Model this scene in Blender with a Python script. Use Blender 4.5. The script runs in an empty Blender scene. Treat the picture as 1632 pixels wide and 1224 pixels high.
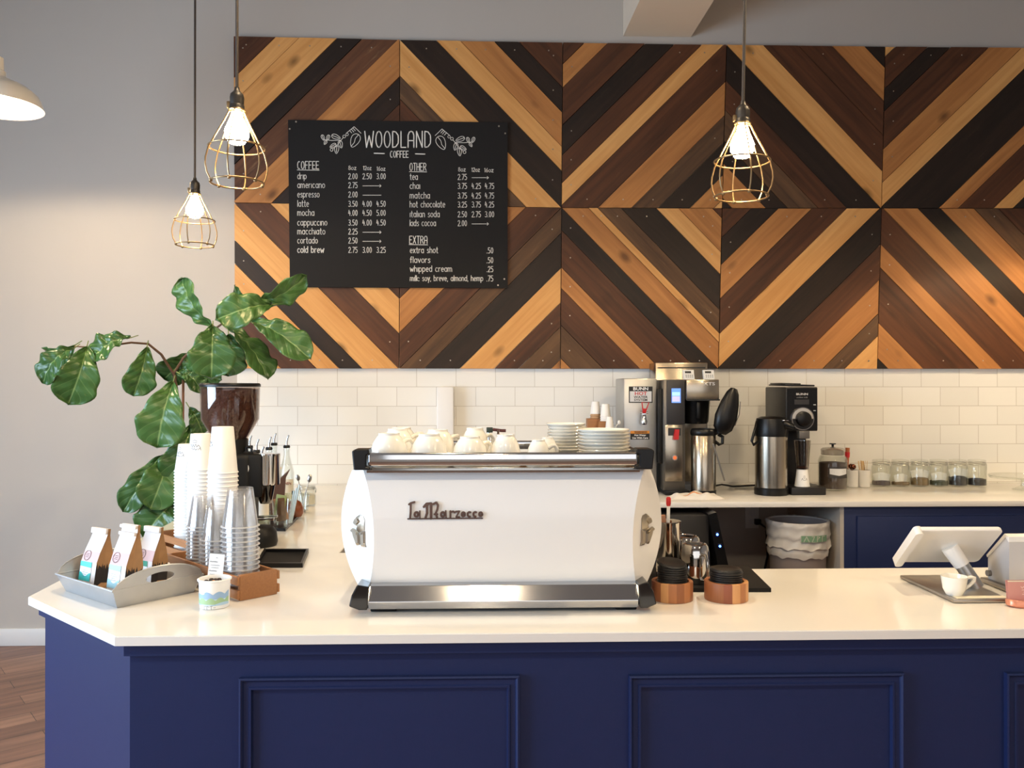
import bpy, bmesh, math, random
from math import pi, sin, cos, tan, atan, radians as R
from mathutils import Vector as V, Matrix as MX
random.seed(7)
SC = bpy.context.scene
COL = SC.collection

# ------------------------------------------------------------------ camera
F = 1340.0                       # focal length in pixels of the 1632 wide frame
YAW = 0.0295                     # turned a little to the right of the wall's normal
PITCH = 5.0 / F
ZC = 1.347                       # eye height
ZT = 0.83                        # counter height
W = 4.467                        # distance of the back wall
cd = bpy.data.cameras.new('camera')
cd.sensor_width = 36.0
cd.lens = F / 1632.0 * 36.0
cd.clip_start = 0.02
cam = bpy.data.objects.new('camera', cd)
COL.objects.link(cam)
fw = V((sin(YAW) * cos(PITCH), cos(YAW) * cos(PITCH), sin(PITCH)))
rt = V((cos(YAW), -sin(YAW), 0))
up = rt.cross(fw)
cam.matrix_world = MX(((rt.x, up.x, -fw.x, 0), (rt.y, up.y, -fw.y, 0), (rt.z, up.z, -fw.z, ZC), (0, 0, 0, 1)))
SC.camera = cam

# ------------------------------------------------------------------ view and world
SC.view_settings.view_transform = 'Standard'
SC.view_settings.look = 'None'
SC.view_settings.gamma = 1.0
SC.view_settings.use_curve_mapping = False
SC.view_settings.exposure = 0.92
SC.cycles.use_denoising = True
SC.cycles.transparent_max_bounces = 48
SC.cycles.max_bounces = 10
SC.cycles.diffuse_bounces = 5
SC.cycles.sample_clamp_indirect = 6.0
SC.cycles.caustics_reflective = False
SC.cycles.caustics_refractive = False
wd = bpy.data.worlds.new('daylight')
SC.world = wd
wd.use_nodes = True
wd.node_tree.nodes['Background'].inputs[0].default_value = (0.80, 0.90, 1.0, 1)
wd.node_tree.nodes['Background'].inputs[1].default_value = 1.0

def area(name, loc, target, sx, sy, power, color):
    d = bpy.data.lights.new(name, 'AREA')
    d.shape = 'RECTANGLE'; d.size = sx; d.size_y = sy
    d.energy = power; d.color = color
    o = bpy.data.objects.new(name, d)
    COL.objects.link(o)
    o.location = loc
    o.rotation_euler = (V(target) - V(loc)).to_track_quat('-Z', 'Y').to_euler()
    return o

# daylight through the shop windows on the left side and behind the camera
area('window_daylight', (-3.60, 0.9, 1.32), (0.6, 1.3, 1.0), 2.6, 1.8, 118, (0.58, 0.77, 1.0))
area('storefront_daylight', (0.5, -2.85, 1.75), (0.5, 3.0, 1.4), 5.0, 2.0, 22, (0.92, 0.95, 1.0))

# ------------------------------------------------------------------ helpers: pixels of the photograph to places
def D2W(px, D, z=None, py=617):
    """world point in image column px at axis distance D, at height z (or in row py)"""
    k = (px - 816.0) / F * D
    if z is None:
        z = zat(py, D)
    return V((D * sin(YAW) + k * cos(YAW), D * cos(YAW) - k * sin(YAW), z))
def zat(py, D):
    return ZC - (py - 617.0) / F * D
def ray(px, py):
    return fw + rt * ((px - 816.0) / F) + up * ((612.0 - py) / F)
def PZ(px, py, z):
    d = ray(px, py); return V((0, 0, ZC)) + d * ((z - ZC) / d.z)
def PY(px, py, y):
    d = ray(px, py); return V((0, 0, ZC)) + d * (y / d.y)
def dep(py, z=ZT):
    return F * (ZC - z) / (py - 617.0)

# ------------------------------------------------------------------ materials
def lin(c):
    return tuple(((x / 255.0) / 12.92 if x <= 10 else ((x / 255.0 + 0.055) / 1.055) ** 2.4) for x in c)
MATS = {}
def mat(name, rgb, rough=0.5, metal=0.0, spec=0.5, emit=0.0, ecol=None, coat=0.0, noise=0.0, nscale=30.0, bump=0.0, stretch=None, sss=0):
    if name in MATS: return MATS[name]
    m = bpy.data.materials.new(name); m.use_nodes = True
    nt = m.node_tree; b = nt.nodes['Principled BSDF']
    c = lin(rgb) + (1,)
    b.inputs['Base Color'].default_value = c
    b.inputs['Roughness'].default_value = rough
    b.inputs['Metallic'].default_value = metal
    b.inputs['Specular IOR Level'].default_value = spec
    if coat: b.inputs['Coat Weight'].default_value = coat
    if emit:
        b.inputs['Emission Color'].default_value = (lin(ecol) + (1,)) if ecol else c
        b.inputs['Emission Strength'].default_value = emit
    if noise or bump:
        tc = nt.nodes.new('ShaderNodeTexCoord'); mp = nt.nodes.new('ShaderNodeMapping')
        mp.inputs['Scale'].default_value = stretch or (1, 1, 1)
        nz = nt.nodes.new('ShaderNodeTexNoise'); nz.inputs['Scale'].default_value = nscale; nz.inputs['Detail'].default_value = 5
        nt.links.new(tc.outputs['Object'], mp.inputs[0]); nt.links.new(mp.outputs[0], nz.inputs['Vector'])
        if noise:
            mx = nt.nodes.new('ShaderNodeMix'); mx.data_type = 'RGBA'
            mx.inputs[6].default_value = tuple(min(1, x * (1 + noise)) for x in c[:3]) + (1,)
            mx.inputs[7].default_value = tuple(x * (1 - noise) for x in c[:3]) + (1,)
            nt.links.new(nz.outputs['Fac'], mx.inputs[0]); nt.links.new(mx.outputs[2], b.inputs['Base Color'])
        if bump:
            bp = nt.nodes.new('ShaderNodeBump'); bp.inputs['Strength'].default_value = bump; bp.inputs['Distance'].default_value = 0.01
            nt.links.new(nz.outputs['Fac'], bp.inputs['Height']); nt.links.new(bp.outputs[0], b.inputs['Normal'])
    MATS[name] = m
    return m

def clear(name, rgb=(255, 255, 255), gloss=0.12, tint=0.92, rough=0.03, haze=0.0):
    """thin clear glass or plastic: see-through with a reflection that grows at grazing angles"""
    if name in MATS: return MATS[name]
    m = bpy.data.materials.new(name); m.use_nodes = True
    nt = m.node_tree; nt.nodes.clear()
    out = nt.nodes.new('ShaderNodeOutputMaterial')
    tr = nt.nodes.new('ShaderNodeBsdfTransparent'); tr.inputs[0].default_value = tuple(x * tint for x in lin(rgb)) + (1,)
    gl = nt.nodes.new('ShaderNodeBsdfGlossy'); gl.inputs['Roughness'].default_value = rough
    lw = nt.nodes.new('ShaderNodeLayerWeight'); lw.inputs[0].default_value = 0.35
    mp = nt.nodes.new('ShaderNodeMapRange'); mp.inputs[3].default_value = gloss * 0.35; mp.inputs[4].default_value = min(1, gloss * 3.5)
    mx = nt.nodes.new('ShaderNodeMixShader')
    nt.links.new(lw.outputs['Facing'], mp.inputs[0]); nt.links.new(mp.outputs[0], mx.inputs[0])
    nt.links.new(tr.outputs[0], mx.inputs[1]); nt.links.new(gl.outputs[0], mx.inputs[2])
    last = mx
    if haze:
        df = nt.nodes.new('ShaderNodeBsdfDiffuse'); df.inputs[0].default_value = lin(rgb) + (1,)
        m2 = nt.nodes.new('ShaderNodeMixShader'); m2.inputs[0].default_value = haze
        nt.links.new(mx.outputs[0], m2.inputs[1]); nt.links.new(df.outputs[0], m2.inputs[2]); last = m2
    nt.links.new(last.outputs[0], out.inputs[0])
    MATS[name] = m
    return m

def wood(name, rgb, rgb2, rough=0.55, knots=0.0, worn=0.0):
    """plank wood: grain runs along UV x; dark knots and pale wear have their own shapes"""
    if name in MATS: return MATS[name]
    m = bpy.data.materials.new(name); m.use_nodes = True
    nt = m.node_tree; b = nt.nodes['Principled BSDF']; L = nt.links.new; N = nt.nodes.new
    b.inputs['Roughness'].default_value = rough; b.inputs['Specular IOR Level'].default_value = 0.3
    tc = N('ShaderNodeTexCoord'); mp = N('ShaderNodeMapping'); mp.inputs['Scale'].default_value = (2.0, 42, 1)
    nz = N('ShaderNodeTexNoise'); nz.inputs['Scale'].default_value = 1.0; nz.inputs['Detail'].default_value = 7; nz.inputs['Distortion'].default_value = 0.6
    L(tc.outputs['UV'], mp.inputs[0]); L(mp.outputs[0], nz.inputs['Vector'])
    mp2 = N('ShaderNodeMapping'); mp2.inputs['Scale'].default_value = (1.6, 9, 1)
    n2 = N('ShaderNodeTexNoise'); n2.inputs['Scale'].default_value = 1.0; n2.inputs['Detail'].default_value = 3
    L(tc.outputs['UV'], mp2.inputs[0]); L(mp2.outputs[0], n2.inputs['Vector'])
    ad = N('ShaderNodeMath'); ad.operation = 'ADD'; L(nz.outputs['Fac'], ad.inputs[0]); L(n2.outputs['Fac'], ad.inputs[1])
    mr = N('ShaderNodeMapRange'); mr.inputs[1].default_value = 0.7; mr.inputs[2].default_value = 1.3
    L(ad.outputs[0], mr.inputs[0])
    mx = N('ShaderNodeMix'); mx.data_type = 'RGBA'; mx.inputs[6].default_value = lin(rgb) + (1,); mx.inputs[7].default_value = lin(rgb2) + (1,)
    L(mr.outputs[0], mx.inputs[0])
    src = mx.outputs[2]
    if knots:
        mk = N('ShaderNodeMapping'); mk.inputs['Scale'].default_value = (3.3, 6.0, 1)
        vo = N('ShaderNodeTexVoronoi'); vo.inputs['Scale'].default_value = 1.0
        L(tc.outputs['UV'], mk.inputs[0]); L(mk.outputs[0], vo.inputs['Vector'])
        kr = N('ShaderNodeMapRange'); kr.inputs[1].default_value = 0.05; kr.inputs[2].default_value = 0.17; kr.inputs[3].default_value = knots; kr.inputs[4].default_value = 0
        L(vo.outputs['Distance'], kr.inputs[0])
        m2 = N('ShaderNodeMix'); m2.data_type = 'RGBA'; m2.inputs[7].default_value = tuple(x * 0.28 for x in lin(rgb2)) + (1,)
        L(kr.outputs[0], m2.inputs[0]); L(src, m2.inputs[6]); src = m2.outputs[2]
    if worn:
        mw = N('ShaderNodeMapping'); mw.inputs['Scale'].default_value = (5, 30, 1)
        nw = N('ShaderNodeTexNoise'); nw.inputs['Scale'].default_value = 1.0; nw.inputs['Detail'].default_value = 8; nw.inputs['Roughness'].default_value = 0.7
        L(tc.outputs['UV'], mw.inputs[0]); L(mw.outputs[0], nw.inputs['Vector'])
        wr = N('ShaderNodeMapRange'); wr.inputs[1].default_value = 0.58; wr.inputs[2].default_value = 0.72; wr.inputs[4].default_value = worn
        L(nw.outputs['Fac'], wr.inputs[0])
        m3 = N('ShaderNodeMix'); m3.data_type = 'RGBA'; m3.inputs[7].default_value = lin((150, 120, 84)) + (1,)
        L(wr.outputs[0], m3.inputs[0]); L(src, m3.inputs[6]); src = m3.outputs[2]
    L(src, b.inputs['Base Color'])
    bp = N('ShaderNodeBump'); bp.inputs['Strength'].default_value = 0.15; bp.inputs['Distance'].default_value = 0.004
    L(nz.outputs['Fac'], bp.inputs['Height']); L(bp.outputs[0], b.inputs['Normal'])
    MATS[name] = m
    return m

WHITE = mat('white_ceramic', (240, 238, 230), 0.12, coat=0.3)
PAPER = mat('white_paper_cup', (240, 239, 236), 0.6)
CARD = mat('white_card', (242, 242, 240), 0.7)
INK = mat('grey_print', (120, 120, 122), 0.7)
BLACK = mat('black_plastic', (13, 13, 14), 0.35, spec=0.35)
MBLACK = mat('matt_black', (13, 13, 14), 0.5, spec=0.3)
RUBBER = mat('black_rubber', (12, 12, 13), 0.7, spec=0.3)
CHROME = mat('chrome', (214, 214, 214), 0.09, 1.0)
STEEL = mat('brushed_steel', (176, 174, 170), 0.28, 1.0, noise=0.12, nscale=6, stretch=(60, 60, 1))
STEELV = mat('brushed_steel_upright', (182, 172, 156), 0.24, 1.0)
GALV = mat('galvanised_steel', (176, 178, 180), 0.36, 0.55, noise=0.12, nscale=18)
NAVY = mat('navy_paint', (28, 40, 80), 0.42, spec=0.3, noise=0.03, nscale=60)
RED = mat('red_plastic', (190, 30, 34), 0.35)
KRAFT = mat('kraft_paper', (176, 134, 92), 0.75, noise=0.08, nscale=40)
GLASS = clear('clear_glass', (253, 254, 252), 0.10, 0.985)
RIM = clear('plastic_rim_highlight', (255, 255, 255), 0.3, 0.95, 0.08, haze=0.38)  # white haze paints the bright highlights of the cup lips into the material
PLASTIC = clear('clear_plastic', (255, 255, 255), 0.12, 0.99, 0.10, haze=0.05)
CRATE = mat('stained_cedar', (152, 102, 60), 0.55, noise=0.22, nscale=7, stretch=(3, 30, 30))
QUARTZ = mat('white_quartz', (240, 236, 228), 0.16, coat=0.2, noise=0.02, nscale=5)

# ------------------------------------------------------------------ mesh builder
class MB:
    def __init__(s):
        s.v = []; s.f = []; s.m = []; s.u = {}
    def add(s, vs, fs, mi=0, M=None, uv=None):
        b = len(s.v)
        for p in vs:
            p = V(p)
            s.v.append(M @ p if M is not None else p)
        for k, f in enumerate(fs):
            if uv: s.u[len(s.f)] = [uv[i] for i in f]
            s.f.append([b + i for i in f]); s.m.append(mi)
        return s
    def box(s, c, d, mi=0, M=None, bev=0.0, rz=0, seg=2):
        T = MX.Translation(V(c)) @ MX.Rotation(rz, 4, 'Z')
        if M is not None: T = M @ T
        bm = bmesh.new(); bmesh.ops.create_cube(bm, size=1.0)
        for v in bm.verts: v.co = V((v.co.x * d[0], v.co.y * d[1], v.co.z * d[2]))
        if bev: bmesh.ops.bevel(bm, geom=list(bm.edges), offset=bev, segments=seg, profile=0.5, affect='EDGES')
        bm.verts.index_update()
        s.add([v.co.copy() for v in bm.verts], [[v.index for v in f.verts] for f in bm.faces], mi, T)
        bm.free(); return s
    def prism(s, pts, a, b, axis='z', mi=0, M=None):
        n = len(pts)
        def P(p, h):
            return (p[0], p[1], h) if axis == 'z' else ((p[0], h, p[1]) if axis == 'y' else (h, p[0], p[1]))
        vs = [P(p, a) for p in pts] + [P(p, b) for p in pts]
        fs = [list(range(n))[::-1], [n + i for i in range(n)]] + [[i, (i + 1) % n, n + (i + 1) % n, n + i] for i in range(n)]
        return s.add(vs, fs, mi, M)
    def lathe(s, prof, seg=32, mi=0, M=None, ang=2 * pi):
        vs = []; fs = []; rows = []
        full = abs(ang - 2 * pi) < 1e-6
        for (r, z) in prof:
            if r < 1e-7:
                rows.append([len(vs)]); vs.append((0, 0, z))
            else:
                k = seg if full else seg + 1
                rows.append(list(range(len(vs), len(vs) + k)))
                for i in range(k):
                    t = ang * i / seg; vs.append((r * cos(t), r * sin(t), z))
        for a, b in zip(rows, rows[1:]):
            for i in range(seg):
                j = (i + 1) % seg if full else i + 1
                if len(a) == 1 and len(b) == 1: continue
                if len(a) == 1: fs.append([a[0], b[j], b[i]])
                elif len(b) == 1: fs.append([a[i], a[j], b[0]])
                else: fs.append([a[i], a[j], b[j], b[i]])
        return s.add(vs, fs, mi, M)
    def cyl(s, c, r, h, mi=0, M=None, seg=24, r2=None, axis='z'):
        T = MX.Translation(V(c))
        if axis == 'y': T = T @ MX.Rotation(pi / 2, 4, 'X')
        if axis == 'x': T = T @ MX.Rotation(pi / 2, 4, 'Y')
        if M is not None: T = M @ T
        r2 = r if r2 is None else r2
        return s.lathe([(0, 0), (r, 0), (r2, h), (0, h)], seg, mi, T)
    def sphere(s, c, r, mi=0, M=None, seg=14, sc=(1, 1, 1)):
        T = MX.Translation(V(c)) @ MX.Diagonal((sc[0], sc[1], sc[2], 1))
        if M is not None: T = M @ T
        n = max(6, seg // 2 + 1)
        return s.lathe([(r * sin(pi * i / n) if 0 < i < n else 0, -r * cos(pi * i / n)) for i in range(n + 1)], seg, mi, T)
    def tube(s, pts, r, seg=8, mi=0, M=None, closed=False):
        pts = [V(p) for p in pts]; n = len(pts)
        rad = r if isinstance(r, (list, tuple)) else [r] * n
        vs = []; fs = []; ref = None
        for i, p in enumerate(pts):
            if closed: t = pts[(i + 1) % n] - pts[i - 1]
            else: t = pts[min(i + 1, n - 1)] - pts[max(i - 1, 0)]
            if t.length < 1e-9: t = V((0, 0, 1))
            t.normalize()
            if ref is None: ref = V((0, 0, 1)) if abs(t.z) < 0.9 else V((1, 0, 0))
            a = t.cross(ref)
            if a.length < 1e-6: a = t.cross(V((0, 1, 0.3)))
            a.normalize(); b = a.cross(t); ref = b
            for k in range(seg):
                q = 2 * pi * k / seg
                vs.append(p + a * (rad[i] * cos(q)) + b * (rad[i] * sin(q)))
        for i in range(n if closed else n - 1):
            j = (i + 1) % n
            for k in range(seg):
                l = (k + 1) % seg
                fs.append([i * seg + k, i * seg + l, j * seg + l, j * seg + k])
        if not closed:
            fs.append(list(range(seg))[::-1]); fs.append([(n - 1) * seg + k for k in range(seg)])
        return s.add(vs, fs, mi, M)
    def ring(s, c, r, rr, mi=0, M=None, n=32, seg=8, axis='z'):
        pts = []
        for i in range(n):
            t = 2 * pi * i / n; a, b = r * cos(t), r * sin(t)
            pts.append(V(c) + (V((a, b, 0)) if axis == 'z' else V((a, 0, b)) if axis == 'y' else V((0, a, b))))
        return s.tube(pts, rr, seg, mi, M, True)
    def grid(s, fn, nu, nv, mi=0, M=None, uv=False):
        vs = [fn(i / nu, j / nv) for j in range(nv + 1) for i in range(nu + 1)]
        fs = [[j * (nu + 1) + i, j * (nu + 1) + i + 1, (j + 1) * (nu + 1) + i + 1, (j + 1) * (nu + 1) + i] for j in range(nv) for i in range(nu)]
        return s.add(vs, fs, mi, M, [(i / nu, j / nv) for j in range(nv + 1) for i in range(nu + 1)] if uv else None)
    def build(s, name, mats, parent=None, loc=None, smooth=True, ang=38, fix=True):
        me = bpy.data.meshes.new(name)
        me.from_pydata([tuple(p) for p in s.v], [], s.f)
        mats = mats if isinstance(mats, (list, tuple)) else [mats]
        for m in mats: me.materials.append(m)
        me.polygons.foreach_set('material_index', s.m)
        if s.u:
            ul = me.uv_layers.new(name='UVMap')
            for pi_, p in enumerate(me.polygons):
                if pi_ in s.u:
                    for k, li in enumerate(p.loop_indices): ul.data[li].uv = s.u[pi_][k]
        if fix:
            bm = bmesh.new(); bm.from_mesh(me)
            bmesh.ops.recalc_face_normals(bm, faces=bm.faces); bm.to_mesh(me); bm.free()
        if smooth:
            me.polygons.foreach_set('use_smooth', [True] * len(me.polygons))
            me.set_sharp_from_angle(angle=R(ang))
        me.update()
        o = bpy.data.objects.new(name, me); COL.objects.link(o)
        if parent is not None: o.parent = parent
        if loc is not None: o.location = loc
        return o

def tag(o, label, cat, group=None, kind=None):
    o['label'] = label; o['category'] = cat
    if group: o['group'] = group
    if kind: o['kind'] = kind
    return o
def thing(name, label, cat, loc=(0, 0, 0), rz=0, group=None):
    o = bpy.data.objects.new(name, None); COL.objects.link(o)
    o.empty_display_size = 0.05
    o.location = loc; o.rotation_euler = (0, 0, rz)
    return tag(o, label, cat, group)
def dup(root, loc, rz=None, label=None, rot=None):
    r = root.copy(); COL.objects.link(r); r.location = loc
    if rz is not None: r.rotation_euler = (0, 0, rz)
    if rot is not None: r.rotation_euler = rot
    if label: r['label'] = label
    for ch in list(root.children):
        c = ch.copy(); COL.objects.link(c); c.parent = r
        for g in list(ch.children):
            d = g.copy(); COL.objects.link(d); d.parent = c
    return r
def struct(o):
    o['kind'] = 'structure'; return o
TO = MX.Translation

def printed(text, size, M, mi_mat, name, parent, depth=0.0004, align='CENTER'):
    """printed lettering as a mesh from the built-in font, lying in the local XZ plane"""
    c = bpy.data.curves.new(name, 'FONT'); c.body = text; c.size = size; c.align_x = align; c.align_y = 'CENTER'; c.extrude = depth; c.offset = size * .018
    c.resolution_u = 2
    t = bpy.data.objects.new(name, c); COL.objects.link(t)
    dg = bpy.context.evaluated_depsgraph_get(); dg.update()
    me = bpy.data.meshes.new_from_object(t.evaluated_get(dg))
    bpy.data.objects.remove(t); bpy.data.curves.remove(c)
    me.transform(M @ MX.Rotation(pi / 2, 4, 'X'))
    me.materials.clear(); me.materials.append(mi_mat)
    o = bpy.data.objects.new(name, me); COL.objects.link(o)
    if parent is not None: o.parent = parent
    return o

# ------------------------------------------------------------------ stroke lettering (hand-painted, one line width)
def arc(cx, cy, rx, ry, a0, a1, n=9):
    return [(cx + rx * cos(R(a0 + (a1 - a0) * i / n)), cy + ry * sin(R(a0 + (a1 - a0) * i / n))) for i in range(n + 1)]
X_ = 0.66
bowl = lambda cx=0.24, r=0.24: arc(cx, X_ / 2, r, X_ / 2, 50, 310)
G = {
 'a': (0.52, [arc(0.24, .33, .24, .33, 30, 330), [(0.48, X_), (0.48, 0)]]),
 'b': (0.52, [[(0, 1.0), (0, 0)], arc(0.24, .33, .24, .33, 150, -150)]),
 'c': (0.46, [arc(0.24, .33, .24, .33, 50, 310)]),
 'd': (0.52, [arc(0.24, .33, .24, .33, 30, 330), [(0.48, 1.0), (0.48, 0)]]),
 'e': (0.48, [[(0.02, .36), (.46, .36)] + arc(0.24, .33, .23, .33, 8, 310)]),
 'f': (0.36, [[(.36, .96), (.24, 1.0), (.14, .9), (.14, 0)], [(0, .6), (.32, .6)]]),
 'g': (0.52, [arc(0.24, .33, .24, .33, 30, 330), [(0.48, X_), (0.48, -.2), (.3, -.32), (.05, -.25)]]),
 'h': (0.48, [[(0, 1.0), (0, 0)], [(0, .45), (.1, .62), (.28, .66), (.42, .55), (.44, 0)]]),
 'i': (0.08, [[(.03, X_), (.03, 0)]]),
 'k': (0.44, [[(0, 1.0), (0, 0)], [(.4, .66), (.02, .3), (.42, 0)]]),
 'l': (0.08, [[(.03, 1.0), (.03, 0)]]),
 'm': (0.78, [[(0, X_), (0, 0)], [(0, .5), (.1, .64), (.24, .64), (.34, .5), (.36, 0)], [(.36, .5), (.46, .64), (.6, .64), (.7, .5), (.72, 0)]]),
 'n': (0.48, [[(0, X_), (0, 0)], [(0, .45), (.1, .62), (.28, .66), (.42, .55), (.44, 0)]]),
 'o': (0.5, [arc(0.24, .33, .24, .33, 90, 450, 14)]),
 'p': (0.52, [[(0, X_), (0, -.32)], arc(0.24, .33, .24, .33, 150, -150)]),
 'r': (0.34, [[(0, X_), (0, 0)], [(0, .42), (.12, .6), (.32, .64)]]),
 's': (0.42, [[(.38, .58), (.24, .66), (.08, .6), (.06, .46), (.2, .36), (.36, .26), (.38, .1), (.24, 0), (.02, .06)]]),
 't': (0.36, [[(.14, .95), (.14, .06), (.2, 0), (.34, 0)], [(0, .66), (.32, .66)]]),
 'u': (0.48, [[(0, X_), (0, .2), (.08, .03), (.24, 0), (.38, .1), (.44, .25)], [(.44, X_), (.44, 0)]]),
 'v': (0.46, [[(0, X_), (.22, 0), (.44, X_)]]),
 'w': (0.68, [[(0, X_), (.16, 0), (.33, .5), (.5, 0), (.66, X_)]]),
 'x': (0.46, [[(0, X_), (.42, 0)], [(.42, X_), (0, 0)]]),
 'y': (0.46, [[(0, X_), (.22, .05)], [(.44, X_), (.12, -.32)]]),
 'z': (0.42, [[(0, X_), (.38, X_), (0, 0), (.4, 0)]]),
 'A': (0.5, [[(0, 0), (0, .75), (.1, .95), (.24, 1), (.38, .95), (.46, .75), (.46, 0)], [(0, .42), (.46, .42)]]),
 'C': (0.46, [arc(.24, .5, .24, .5, 60, 300)]),
 'D': (0.5, [[(0, 0), (0, 1)], [(0, 1), (.25, .96), (.44, .75), (.46, .5), (.44, .25), (.25, .04), (0, 0)]]),
 'E': (0.44, [[(.42, 1), (0, 1), (0, 0), (.42, 0)], [(0, .5), (.34, .5)]]),
 'F': (0.44, [[(.42, 1), (0, 1), (0, 0)], [(0, .52), (.34, .52)]]),
 'H': (0.48, [[(0, 1), (0, 0)], [(.44, 1), (.44, 0)], [(0, .5), (.44, .5)]]),
 'L': (0.4, [[(0, 1), (0, 0), (.38, 0)]]),
 'N': (0.5, [[(0, 0), (0, 1), (.46, 0), (.46, 1)]]),
 'O': (0.5, [arc(.24, .5, .24, .5, 90, 450, 16)]),
 'R': (0.48, [[(0, 0), (0, 1)], [(0, 1), (.3, .98), (.44, .8), (.4, .6), (.26, .5), (0, .48)], [(.22, .48), (.46, 0)]]),
 'T': (0.46, [[(0, 1), (.44, 1)], [(.22, 1), (.22, 0)]]),
 'W': (0.72, [[(0, 1), (.14, 0), (.35, .72), (.56, 0), (.7, 1)]]),
 'X': (0.46, [[(0, 1), (.44, 0)], [(.44, 1), (0, 0)]]),
 '0': (0.46, [arc(.22, .5, .2, .5, 90, 450, 14)]),
 '1': (0.2, [[(0, .85), (.12, 1), (.12, 0)]]),
 '2': (0.46, [[(.02, .8), (.1, .96), (.24, 1), (.38, .92), (.42, .74), (.34, .5), (0, 0), (.44, 0)]]),
 '3': (0.46, [[(.02, .94), (.2, 1), (.38, .9), (.4, .7), (.3, .55), (.14, .53)], [(.14, .53), (.34, .48), (.44, .28), (.36, .06), (.18, 0), (0, .08)]]),
 '4': (0.48, [[(.12, 1), (0, .4), (.44, .4)], [(.3, .75), (.3, 0)]]),
 '5': (0.46, [[(.4, 1), (.06, 1), (.04, .58), (.24, .6), (.42, .46), (.42, .18), (.28, 0), (0, .04)]]),
 '6': (0.44, [[(.3, 1), (.08, .6), (.02, .3)], arc(.21, .26, .2, .26, 90, 450, 12)]),
 '7': (0.42, [[(0, 1), (.42, 1), (.14, 0)]]),
 '8': (0.44, [arc(.21, .75, .17, .25, 90, 450, 12), arc(.21, .25, .21, .25, 90, 450, 12)]),
 '.': (0.1, [[(.02, 0), (.02, .06)]]),
 ',': (0.12, [[(.05, .04), (0, -.14)]]),
 ':': (0.1, [[(.02, 0), (.02, .06)], [(.02, .5), (.02, .56)]]),
 ' ': (0.34, []),
}
def glyph_lines(text, x0, y0, h, width=None, gap=0.17, slope=0.0, dy=-1):
    """polylines of a line of text in a plane; dy=-1 when the plane's second axis points down"""
    tot = sum(G[c][0] + gap for c in text) - gap
    sx = (width / tot) if width else h
    out = []; x = 0
    for c in text:
        wg, ls = G[c]
        for l in ls:
            out.append([(x0 + (x + p[0]) * sx, y0 + dy * p[1] * h + slope * (x + p[0]) * sx) for p in l])
        x += wg + gap
    return out
def ribbons(mb, lines, w, P, mi=0, hgt=None):
    """flat brush strokes; P maps the 2-D plane to 3-D (and a lift)"""
    for l in lines:
        for a, b in zip(l, l[1:]):
            dx, dy = b[0] - a[0], b[1] - a[1]; d = math.hypot(dx, dy)
            if d < 1e-9: continue
            nx, ny = -dy / d * w / 2, dx / d * w / 2
            q = [(a[0] + nx, a[1] + ny), (b[0] + nx, b[1] + ny), (b[0] - nx, b[1] - ny), (a[0] - nx, a[1] - ny)]
            solid(mb, q, P, mi, hgt)
        for a in l:
            solid(mb, [(a[0] + w / 2 * cos(k * pi / 3), a[1] + w / 2 * sin(k * pi / 3)) for k in range(6)], P, mi, hgt)
def solid(mb, q, P, mi=0, hgt=None):
    n = len(q)
    if hgt is None:
        mb.add([P(x, y, 0) for x, y in q], [list(range(n))], mi)
    else:
        mb.add([P(x, y, 0) for x, y in q] + [P(x, y, hgt) for x, y in q],
               [list(range(n)), [n + i for i in range(n)]] + [[i, (i + 1) % n, n + (i + 1) % n, n + i] for i in range(n)], mi)
# ================================================================== the room
XL, XR, YF, ZR = -3.8, 4.6, -3.0, 3.72
PAINT = mat('wall_paint', (184, 177, 168), 0.75, noise=0.015, nscale=8)
BEAMP = mat('beam_paint', (222, 208, 188), .8)
CEILP = mat('ceiling_paint', (150, 142, 132), 0.85)
TRIMW = mat('white_trim', (222, 220, 216), 0.5)
def wallbox(name, lo, hi, m):
    c = [(a + b) / 2 for a, b in zip(lo, hi)]; d = [b - a for a, b in zip(lo, hi)]
    return struct(MB().box(c, d).build(name, m, smooth=False))
wallbox('wall_back', (XL - .1, W, 0), (XR + .1, W + .1, ZR), PAINT)
wallbox('wall_left', (XL - .1, YF, 0), (XL, W, ZR), PAINT)
wallbox('wall_right', (XR, YF, 0), (XR + .1, W, ZR), PAINT)
wallbox('wall_front', (XL - .1, YF - .1, 0), (XR + .1, YF, ZR), PAINT)
wallbox('ceiling', (XL - .1, YF - .1, ZR), (XR + .1, W + .1, ZR + .1), CEILP)

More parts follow.
